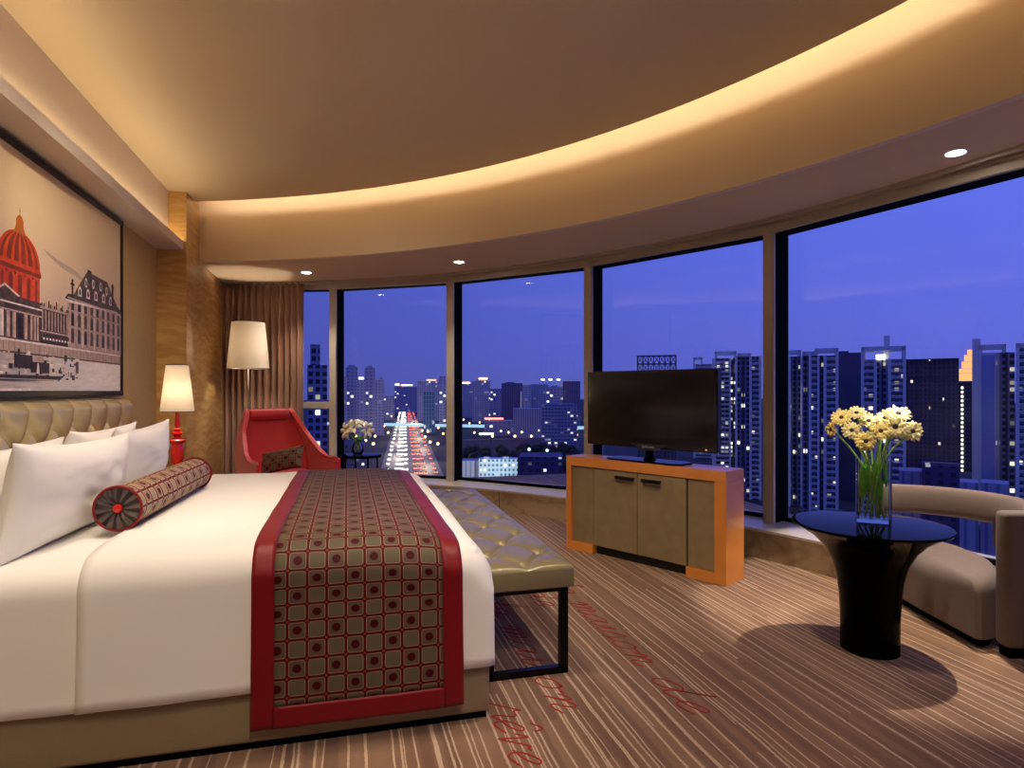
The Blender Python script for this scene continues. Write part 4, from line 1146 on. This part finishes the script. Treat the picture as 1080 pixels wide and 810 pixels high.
# ================================================================ THE CITY OUTSIDE
ZG = -60.0
m_ground = mat('city_ground', srgb(40, 42, 50), .9)
m_asph = mat('asphalt', srgb(92, 88, 84), .55)
m_tree = mat('tree_foliage', srgb(22, 34, 26), .9)
m_conc = mat('tower_concrete', srgb(200, 204, 216), .8)
m_concd = mat('tower_dark_wall', srgb(58, 60, 82), .8)
m_slab = mat('balcony_slab', srgb(190, 194, 208), .8)
warmw = (1, .72, .38, 1); coolw = (.75, .9, 1, 1)
FA = {
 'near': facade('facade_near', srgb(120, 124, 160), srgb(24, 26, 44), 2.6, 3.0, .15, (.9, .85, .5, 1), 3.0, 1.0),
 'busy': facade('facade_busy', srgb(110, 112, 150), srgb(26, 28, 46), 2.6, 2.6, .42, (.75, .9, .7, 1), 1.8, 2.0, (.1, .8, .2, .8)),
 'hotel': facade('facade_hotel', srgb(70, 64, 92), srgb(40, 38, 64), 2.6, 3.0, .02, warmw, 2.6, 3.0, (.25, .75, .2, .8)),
 'far': facade('facade_far', srgb(170, 174, 198), srgb(128, 132, 160), 4.5, 4.0, .06, (.8, .85, 1, 1), 1.6, 4.0),  # wall and window tones paled to imitate distance haze
 'far2': facade('facade_far_two', srgb(158, 160, 190), srgb(122, 124, 152), 6, 5.0, .05, coolw, 1.6, 5.0),  # haze is put into these pale colours as well
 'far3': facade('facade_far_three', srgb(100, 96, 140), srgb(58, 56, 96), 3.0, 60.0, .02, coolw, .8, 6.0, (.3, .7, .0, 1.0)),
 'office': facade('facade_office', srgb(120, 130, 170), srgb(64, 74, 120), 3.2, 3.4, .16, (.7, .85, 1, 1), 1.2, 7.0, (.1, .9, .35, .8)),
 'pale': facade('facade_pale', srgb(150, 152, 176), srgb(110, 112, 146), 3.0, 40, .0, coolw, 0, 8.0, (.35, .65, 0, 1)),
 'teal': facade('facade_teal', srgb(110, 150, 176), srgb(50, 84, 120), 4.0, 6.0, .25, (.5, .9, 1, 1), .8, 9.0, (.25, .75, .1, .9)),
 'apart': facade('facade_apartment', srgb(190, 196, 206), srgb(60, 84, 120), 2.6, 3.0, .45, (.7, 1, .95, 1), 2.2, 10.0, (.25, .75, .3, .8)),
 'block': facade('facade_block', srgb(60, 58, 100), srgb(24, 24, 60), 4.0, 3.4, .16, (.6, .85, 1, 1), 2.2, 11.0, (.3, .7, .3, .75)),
 'pole': facade('facade_lit_line', srgb(60, 58, 84), srgb(30, 28, 44), 5.0, 3.2, .0, warmw, 3, 12.0),
}
m_gold_lit = mat('floodlit_crown', srgb(255, 190, 100), emit=(1, .42, .12, 1), estr=.9)  # the crown surface itself glows in place of floodlights
m_lampw = mat('lit_white', (1, 1, 1, 1), emit=(.9, .95, 1, 1), estr=5)
m_lampo = mat('lit_orange', (1, .6, .2, 1), emit=(1, .55, .2, 1), estr=4)
m_neon = mat('lit_red_sign', (1, .3, .2, 1), emit=(1, .22, .12, 1), estr=3)
m_win = mat('lit_small_window', (1, 1, .8, 1), emit=(1, .9, .65, 1), estr=3.0)
for m_ in (m_gold_lit, m_lampw, m_lampo, m_neon, m_win): m_.cycles.emission_sampling = 'NONE'
def ucoord(u, dist):
    """where a bearing meets a distance: map position outside"""
    k = (u-540)/654.0; return (dist*(sin(YAW)+k*cos(YAW)), dist*(cos(YAW)-k*sin(YAW)))
def zat(v, dist): return 1.15+(412-v)/654.0*dist
def tbox(bm, w, d, z0, z1, cx=0, cy=0, mi=0):
    """box with a metric UV wrap"""
    uvl = bm.loops.layers.uv.active; hw, hd = w/2, d/2
    P = [(cx-hw, cy-hd), (cx+hw, cy-hd), (cx+hw, cy+hd), (cx-hw, cy+hd)]; run = 0
    lo = [bm.verts.new((x, y, z0)) for x, y in P]; hi = [bm.verts.new((x, y, z1)) for x, y in P]
    for i in range(4):
        L = w if i % 2 == 0 else d; j = (i+1) % 4
        f = bm.faces.new((lo[i], lo[j], hi[j], hi[i])); f.material_index = mi
        for l, uv in zip(f.loops, ((run, z0-ZG), (run+L, z0-ZG), (run+L, z1-ZG), (run, z1-ZG))): l[uvl].uv = uv
        run += L
    f = bm.faces.new(hi); f.material_index = mi
    for l in f.loops: l[uvl].uv = (-.01, -.01)
    f = bm.faces.new(list(reversed(lo)))
    for l in f.loops: l[uvl].uv = (-.01, -.01)
def raw(name, bm, m, parent=None):
    me = bpy.data.meshes.new(name); bm.to_mesh(me); bm.free()
    for mm in (m if isinstance(m, (list, tuple)) else [m]): me.materials.append(mm)
    o = bpy.data.objects.new(name, me); COL.objects.link(o); o.parent = parent; return o
def tower(u0, u1, vtop, D, style, label, turn=0.0, depth=None, steps=(), vbase=None, group=None, cat='building'):
    """a building seen between two bearings; local x runs across the view"""
    u = (u0+u1)/2; x, y = ucoord(u, D); az = math.atan((u-540)/654.0); W_ = (u1-u0)/654.0*D*cos(az); d = depth or max(14, W_*.8)
    ang = -YAW-az+turn
    t = thing('building', label, cat, (x, y, 0), ang, group)
    bm = nbm(); top = zat(vtop, D)
    tbox(bm, W_, d, ZG, top, 0, d/2)
    for (fx, fw__, dv) in steps:      # roof blocks: fraction along, width fraction, pixels of extra height
        tbox(bm, W_*fw__, d*.5, top, zat(vtop-dv, D), (fx-.5)*W_, d*.4)
    raw('walls', bm, FA[style], t)
    return t, W_, d, top
def resi(u0, u1, vtop, D, bays, label, frames=(), style='near', turn=0.0, extra=None):
    """residential tower: bays of balconies, fins and dark glass with open roof frames"""
    t, W_, d, top = tower(u0, u1, vtop, D, style, label, turn, depth=20)
    bm = nbm(); bmS = nbm(); bmD = nbm(); n = sum(b[1] for b in bays); x = -W_/2
    for kind, fr__ in bays:
        w_ = W_*fr__/n
        if kind == 'b':      # balcony stack
            z = ZG+1
            while z < top-2:
                box(bmS, (x+w_/2, -1.0, z), (w_*.9, 2.0, .45)); box(bmS, (x+w_/2, -1.9, z+.75), (w_*.86, .12, .55)); z += 3.0
            box(bm, (x+w_*.02, -1.1, (ZG+top)/2), (.9, 2.2, top-ZG)); box(bm, (x+w_*.98, -1.1, (ZG+top)/2), (.9, 2.2, top-ZG))
        elif kind == 'f':    # projecting solid fin
            box(bm, (x+w_/2, -1.2, (ZG+top)/2), (w_, 2.4, top-ZG))
        elif kind == 'd':    # dark recess
            box(bmD, (x+w_*.5, -.5, (ZG+top)/2), (w_*.14, .8, top-ZG))
        x += w_
    if len(bmS.verts): raw('balconies', bmS, m_slab, t)
    else: bmS.free()
    if len(bmD.verts): raw('recess', bmD, m_concd, t)
    else: bmD.free()
    raw('fins', bm, m_conc, t) if len(bm.verts) else bm.free()
    for f0, f1, dv in frames:        # open frame standing on the roof
        zt_ = zat(vtop-dv, D); a = -W_/2+W_*f0; b = -W_/2+W_*f1; q = nbm(); s = 1.5
        for yy in (-1.0, 9.0):
            box(q, (a+s/2, yy, (top+zt_)/2), (s, s, zt_-top)); box(q, (b-s/2, yy, (top+zt_)/2), (s, s, zt_-top)); box(q, ((a+b)/2, yy, zt_-s/2), (b-a, s, s*1.3))
        for xx in (a+s/2, b-s/2): box(q, (xx, 4, zt_-s/2), (s, 10, s))
        raw('roof_frame', q, m_conc, t)
    return t, W_, d, top
# ground, park, roads
bm = nbm(); box2(bm, (-2600, 60, ZG-1), (3200, 4200, ZG)); struct('ground', bm, m_ground)
ax, ay = ucoord(428, 2600); bx, by = ucoord(436, 330)
def strip(name, pts, w, z, m, th=.6):
    bm = nbm(); A = []; B = []; C_ = []; D_ = []
    for i, p in enumerate(pts):
        p = Vector((*p, z)); q = Vector((*pts[min(i+1, len(pts)-1)], z)); r = Vector((*pts[max(0, i-1)], z)); d = (q-r).normalized(); n = Vector((-d.y, d.x, 0))*w/2
        A.append(bm.verts.new(p-n)); B.append(bm.verts.new(p+n)); C_.append(bm.verts.new(p-n-Vector((0, 0, th)))); D_.append(bm.verts.new(p+n-Vector((0, 0, th))))
    quad_strip(bm, A, B); quad_strip(bm, A, C_); quad_strip(bm, B, D_); quad_strip(bm, C_, D_)
    return struct(name, bm, m)
strip('road', [(ax, ay), (bx, by)], 46, ZG+.6, m_asph)
px0, py0 = ucoord(340, 1000); px1, py1 = ucoord(620, 880)
strip('road_bridge', [(px0, py0), (px1, py1)], 16, ZG+10, mat('bridge_deck', srgb(190, 220, 226), .6, emit=(.5, .9, .9, 1), estr=.45), 3.5)  # deck glows by itself, standing in for lamplight on it
qx0, qy0 = ucoord(480, 760); qx1, qy1 = ucoord(640, 820)
strip('road_side', [(qx0, qy0), (qx1, qy1)], 14, ZG+.5, m_asph)

# far skyline: window by window from the curtain to the flowers
T = tower
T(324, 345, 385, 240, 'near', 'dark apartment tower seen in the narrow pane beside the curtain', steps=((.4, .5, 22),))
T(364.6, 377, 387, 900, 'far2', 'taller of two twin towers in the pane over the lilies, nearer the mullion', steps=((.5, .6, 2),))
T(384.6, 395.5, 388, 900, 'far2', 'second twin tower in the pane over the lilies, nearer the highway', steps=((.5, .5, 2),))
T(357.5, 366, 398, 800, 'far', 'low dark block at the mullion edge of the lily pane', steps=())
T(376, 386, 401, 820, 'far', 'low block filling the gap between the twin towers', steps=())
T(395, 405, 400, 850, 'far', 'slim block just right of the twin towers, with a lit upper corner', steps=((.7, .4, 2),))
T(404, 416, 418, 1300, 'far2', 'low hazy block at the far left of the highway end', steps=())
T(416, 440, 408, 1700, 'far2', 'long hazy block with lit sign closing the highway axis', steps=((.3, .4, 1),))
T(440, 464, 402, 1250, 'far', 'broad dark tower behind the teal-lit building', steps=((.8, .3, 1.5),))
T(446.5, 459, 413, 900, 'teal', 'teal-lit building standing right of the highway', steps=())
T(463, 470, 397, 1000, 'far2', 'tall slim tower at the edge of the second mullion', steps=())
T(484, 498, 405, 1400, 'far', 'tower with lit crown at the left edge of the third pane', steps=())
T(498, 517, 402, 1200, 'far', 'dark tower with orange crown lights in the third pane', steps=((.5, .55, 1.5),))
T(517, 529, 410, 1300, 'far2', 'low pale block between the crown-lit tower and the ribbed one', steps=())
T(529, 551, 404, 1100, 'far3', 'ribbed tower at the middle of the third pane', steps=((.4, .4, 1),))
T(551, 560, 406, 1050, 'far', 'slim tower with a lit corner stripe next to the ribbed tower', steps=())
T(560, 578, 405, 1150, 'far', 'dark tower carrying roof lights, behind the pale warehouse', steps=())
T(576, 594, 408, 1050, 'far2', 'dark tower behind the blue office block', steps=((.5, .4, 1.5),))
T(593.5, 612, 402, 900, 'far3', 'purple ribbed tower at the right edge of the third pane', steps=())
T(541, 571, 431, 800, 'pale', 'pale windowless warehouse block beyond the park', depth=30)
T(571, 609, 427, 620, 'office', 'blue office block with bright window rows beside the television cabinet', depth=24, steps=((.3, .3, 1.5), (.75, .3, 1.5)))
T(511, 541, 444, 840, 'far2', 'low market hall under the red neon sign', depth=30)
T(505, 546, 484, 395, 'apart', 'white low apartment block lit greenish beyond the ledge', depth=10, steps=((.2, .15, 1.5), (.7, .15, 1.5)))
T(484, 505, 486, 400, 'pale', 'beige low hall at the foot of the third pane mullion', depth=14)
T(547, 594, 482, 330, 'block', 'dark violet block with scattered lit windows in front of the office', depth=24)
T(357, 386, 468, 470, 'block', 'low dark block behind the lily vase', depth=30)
# behind and beside the television
t, W_, d, top = T(672, 713, 392, 450, 'hotel', 'tower topped with a lattice crown rising behind the television')
q = nbm(); zt_ = zat(375, 450); s = .6
for i in range(8):
    x = -W_/2+W_*i/7
    for yy in (0, 10): box(q, (x, yy, (top+zt_)/2), (s, s, zt_-top))
    if i < 7:
        x2 = -W_/2+W_*(i+1)/7
        for za, zb in ((top, (top+zt_)/2), ((top+zt_)/2, zt_)): tube(q, [(x, 0, za), (x2, 0, zb)], .28, 4); tube(q, [(x2, 0, za), (x, 0, zb)], .28, 4)
for z in (top+(zt_-top)*.5, zt_): box(q, (0, 0, z), (W_, s, s)); box(q, (0, 10, z), (W_, s, s)); box(q, (-W_/2, 5, z), (s, 10, s)); box(q, (W_/2, 5, z), (s, 10, s))
raw('lattice_crown', q, m_concd, t)
resi(731, 753, 384, 560, [('f', .1), ('b', 1), ('f', .1)], 'tower half hidden behind the right edge of the television', frames=((.0, .45, 7),))
resi(751, 778, 378, 400, [('f', .12), ('b', .7), ('d', .2), ('f', .12)], 'brightly lit residential tower beside the television', frames=((.1, .95, 7),), style='busy')
resi(776, 803, 376, 350, [('f', .1), ('d', .8), ('f', .1), ('b', .6), ('f', .1)], 'residential tower just left of the wide mullion', frames=((.05, .6, 3),))
resi(824, 846, 376, 330, [('b', .5), ('f', .12), ('d', .6), ('f', .12)], 'residential tower just right of the wide mullion', frames=((.1, .95, 6),))
resi(846, 884, 375, 300, [('d', .4), ('f', .1), ('b', .5), ('d', .3), ('f', .1), ('b', .7), ('f', .1)], 'residential tower with balcony stacks and roof frames above the daisies', frames=((.0, .35, 4), (.35, 1.0, 7)))
t, W_, d, top = T(882, 908, 372, 345, 'hotel', 'plain dark windowless slab between two balcony towers', steps=((.3, .4, 2),))
bm = nbm(); box(bm, (0, -.2, (ZG+top)/2), (W_*.98, .4, top-ZG)); raw('blank_wall', bm, mat('blank_dark_wall', srgb(58, 64, 110), .8), t)
t, W_, d, top = resi(908, 955, 379, 290, [('f', .1), ('b', .8), ('f', .1), ('d', .7), ('f', .1), ('b', .9), ('f', .1)], 'tall balcony tower with open roof frame and spire over the vase', frames=((0, 1, 13),))
bm = nbm(); box(bm, (W_*.08, 2, (top+zat(354, 290))/2), (2.4, 2.4, zat(354, 290)-top)); raw('spire', bm, m_conc, t)
bm = nbm(); box(bm, (-W_*.06, -.5, top+1.0), (3.6, .6, 2.4)); raw('lit_gable', bm, m_win, t)
t, W_, d, top = T(954, 1010, 379, 420, 'hotel', 'broad dark hotel slab with cornice behind the sofa', depth=26)
bm = nbm(); box(bm, (0, -.4, top), (W_*1.02, 2.5, .8)); box(bm, (0, -.3, zat(398, 420)), (W_, 1.5, .4)); box(bm, (0, -.3, zat(428, 420)), (W_, 1.5, .4))
for k in range(5): box(bm, (-W_/2+W_*k/4, -.4, (ZG+top)/2), (.9, .8, top-ZG))
raw('cornice', bm, m_concd, t)
t, W_, d, top = T(1008, 1026, 402, 470, 'pole', 'slim tower with floodlit golden crown and a line of lights')
q = nbm(); h0 = top
for k, (fw__, dz) in enumerate(((1.0, 6), (.9, 3.6), (.62, 5.4), (.5, 5), (.28, 4))): box(q, (W_*.08*k, 2, h0+dz/2), (W_*fw__, 3, dz-.5)); h0 += dz
raw('golden_crown', q, m_gold_lit, t)
q = nbm()
for k in range(22): box(q, (-W_*.12, -.15, top-5-k*3.3), (1.2, .2, 1.6))
raw('light_line', q, m_win, t)
t, W_, d, top = resi(1025, 1070, 372, 280, [('f', .25), ('f', .5), ('d', .05), ('b', .01), ('d', .5)], 'tower with a pale smooth stripe and stepped roof at far right', frames=((.15, .8, 8),), style='near')
bm = nbm(); box(bm, (-W_*.12, -2.5, (ZG+top-1)/2), (W_*.32, .4, top-1-ZG)); raw('pale_stripe', bm, mat('pale_tower_stripe', srgb(140, 148, 206), .7), t)
bm = nbm(); box(bm, (-W_*.4, 2, top+3), (W_*.2, 6, 7)); raw('roof_block', bm, m_conc, t)
resi(1071, 1112, 366, 250, [('f', .12), ('b', 1.0), ('f', .12), ('b', 1.0)], 'balcony tower cut off by the right edge of the photo', frames=((0, .5, 4),))
T(948, 974, 497, 250, 'pale', 'low podium building left of the dark gallery roof, behind the vase', depth=14)
T(972, 1012, 491, 238, 'block', 'low gallery block with flat roof frame behind the sofa back', depth=14, steps=((.5, 1.04, 1.5),))
T(1012, 1032, 509, 200, 'pale', 'small pale roof at the foot of the golden-crowned tower', depth=10)
T(1034, 1064, 510, 200, 'pale', 'small pale roof at the foot of the striped tower', depth=10)
# signs and crown lights on the far roofs
def glow(name, u, v, D, w, h, m, label, cat='rooftop sign', group=None):
    x, y = ucoord(u, D+3); z = zat(v, D+3); bm = nbm(); W_ = w/654.0*D; H_ = h/654.0*D
    box(bm, (0, 0, 0), (W_, 1.0, H_)); box(bm, (-W_*.3, .9, -H_*3), (.5, .5, H_*6.5), mi=1); box(bm, (W_*.3, .9, -H_*3), (.5, .5, H_*6.5), mi=1)
    o = raw(name, bm, [m, m_concd]); o.location = (x, y, z); o.rotation_euler = (0, 0, -YAW); tag(o, label, cat, group)
glow('rooftop_sign', 381, 399, 820, 5, 1.8, m_lampw, 'white lit sign between the twin towers')
glow('rooftop_sign', 419, 405.5, 1700, 4, 1.4, m_lampw, 'white lit sign over the highway axis')
glow('rooftop_sign', 429, 406.2, 1700, 12, 1.2, m_lampo, 'long orange lit sign over the highway axis')
glow('rooftop_sign', 455, 400.8, 1250, 10, 1.2, m_neon, 'faint red lit sign on the broad dark tower')
glow('rooftop_sign', 490, 403.8, 1400, 11, 1.6, m_lampo, 'orange lights on the tower at the left edge of the third pane')
glow('rooftop_sign', 509.5, 399.2, 1200, 9, 1.8, m_lampo, 'orange crown lights on the dark tower of the third pane')
for u in (572.5, 580.5, 589): glow('rooftop_sign', u, 400.3, 1150, 3.6, 1.3, m_lampw, 'small white roof light in a row of three above the dark towers', 'roof light', 'roof lights above the dark towers')
glow('neon_sign', 521, 441.5, 840, 20, 1.6, m_neon, 'long red neon sign on the market hall')
glow('lit_entrance', 513, 457.5, 560, 15, 1.8, m_lampw, 'long white-lit canopy beyond the park', 'canopy')
# street lamps
def street_lamp(): 
    bm = nbm(); tube(bm, [(0, 0, 0), (0, 0, 9)], .15, 5); tube(bm, [(0, 0, 9), (1.5, 0, 9.4)], .1, 5)
    t = thing('street_lamp', 'small orange street lamp glowing among the distant buildings', 'street lamp', (0, 0, ZG+.5), group='street lamps among the distant buildings')
    raw('pole', bm, m_concd, t); bm = nbm(); bmesh.ops.create_icosphere(bm, subdivisions=1, radius=1.5, matrix=Matrix.Translation((1.6, 0, 9.2))); raw('lantern', bm, m_lampo, t); return t
sl = street_lamp(); k = 0
for u, D_ in ((362.0, 760), (368.0, 980), (374.0, 700), (380.0, 1100), (388.0, 820), (394.0, 700), (399.0, 1050), (404.0, 900), (408.0, 760), (412.0, 1250), (444.0, 800), (450.0, 780), (455.0, 1000), (461.0, 860), (466.0, 740), (447.0, 690), (488.0, 1100), (494.0, 980), (505.0, 1000), (515.0, 1080), (524.0, 1020), (533.0, 1000), (545.0, 940), (556.0, 1000), (566.0, 980), (590.0, 700), (600.0, 860), (607.0, 720), (384.0, 640), (392.0, 600), (452.0, 620), (460.0, 600), (499, 760), (509, 740), (518, 700), (527, 790), (535, 765), (541.5, 700), (549, 770), (559, 700), (567, 800), (474, 700)):
    x, y = ucoord(u, D_); o = sl if k == 0 else dup(sl); o.location = (x, y, ZG+.5); k += 1
# cars on the highway
def car(m, label, group):
    bm = nbm(); box(bm, (0, 0, .75), (2.0, 4.6, 1.1), bev=.3, seg=1); box(bm, (0, -.2, 1.5), (1.7, 2.4, .7), bev=.25, seg=1)
    t = thing('car', label, 'car', group=group); raw('body', bm, m_concd, t)
    bm = nbm()
    for x in (-.7, .7): box(bm, (x, -2.36, .8), (.7, .15, .5))
    raw('lights', bm, m, t); return t
m_head = mat('headlights', (1, 1, 1, 1), emit=(1, .95, .85, 1), estr=28); m_tail = mat('taillights', (1, .1, .05, 1), emit=(1, .12, .05, 1), estr=9)
m_head.cycles.emission_sampling = 'NONE'; m_tail.cycles.emission_sampling = 'NONE'
dirv = Vector((ax-bx, ay-by, 0)).normalized(); nv = Vector((dirv.y, -dirv.x, 0)); rz_r = atan2(dirv.y, dirv.x)-pi/2
c1 = car(m_head, 'oncoming car with white headlights on the highway', 'oncoming cars on the highway'); c2 = car(m_tail, 'departing car with red tail lights on the highway', 'departing cars on the highway')
rnd = random.Random(8); first = {1: True, 2: True}
for k in range(220):
    way = 1 if k % 8 < 4 else 2; lane = (3.5, 7.0, 10.5, 18)[k % 4] * (-1 if way == 1 else 1); j = k//8
    s = 30+j*9*(1+j*.2)+rnd.uniform(-1.5, 1.5)+(k % 3)*2; src = c1 if way == 1 else c2
    o = src if first[way] else dup(src); first[way] = False
    p = Vector((bx, by, ZG+.6))+dirv*s+nv*lane; o.location = p; o.rotation_euler = (0, 0, rz_r)
# highway lighting
for k in range(14):
    p = Vector((bx, by, ZG+16))+dirv*(40+k*75)+nv*(-12 if k % 2 else 14); light('street_glow', 'POINT', p, 15000, (1, .82, .6), shadow_soft_size=2)
light('street_glow', 'POINT', (*ucoord(525, 372), ZG+14), 16000, (.7, 1, .95), shadow_soft_size=2)
# treetops of the park
rnd = random.Random(21)
bmT = nbm()
for v in bmesh.ops.create_icosphere(bmT, subdivisions=2, radius=1.0)['verts']:
    v.co *= 1+.28*nz(v.co.x*2.2, v.co.y*2.2, v.co.z*2.2); v.co.z *= .8
tr = thing('tree', 'dark tree in the park between the roads', 'tree', group='trees in the park between the roads')
raw('crown', bmT, m_tree, tr).location = (0, 0, 8); bm = nbm(); tube(bm, [(0, 0, 0), (0, 0, 6)], .5, 6); raw('trunk', bm, m_concd, tr)
for c in tr.children:
    if c.name.startswith('crown'): c.scale = (6, 6, 6)
spots = []
for tries in range(900):
    u = rnd.uniform(486, 606); D_ = rnd.uniform(425, 590); q = Vector(ucoord(u, D_))
    if u < 552 and D_ < 440: continue
    if all((q-Vector(ucoord(*w_))).length > 14.5 for w_ in spots): spots.append((u, D_))
for i, (u, D_) in enumerate(spots):
    x, y = ucoord(u, D_); o = tr if i == 0 else dup(tr); s = rnd.uniform(.75, 1.0); o.location = (x, y, ZG); o.scale = (s, s, s)
for u, v, D_, lb in ((558, 474, 450, 'green park floodlight, left of the pair'), (577, 475, 440, 'green-white park floodlight below the office block')):
    x, y = ucoord(u, D_); bm = nbm(); z = zat(v, D_); tube(bm, [(0, 0, ZG), (0, 0, z)], .15, 5); bmesh.ops.create_icosphere(bm, subdivisions=1, radius=1.0, matrix=Matrix.Translation((0, 0, z)))
    for f in bm.faces:
        if f.calc_center_median().z > z-1.01: f.material_index = 1
    o = raw('floodlight', bm, [m_concd, m_gl] if 'm_gl' in globals() else [m_concd, mat('lit_green', (.4, 1, .6, 1), emit=(.4, 1, .7, 1), estr=6)]); o.location = (x, y, 0); tag(o, lb, 'floodlight')
bpy.context.view_layer.update()
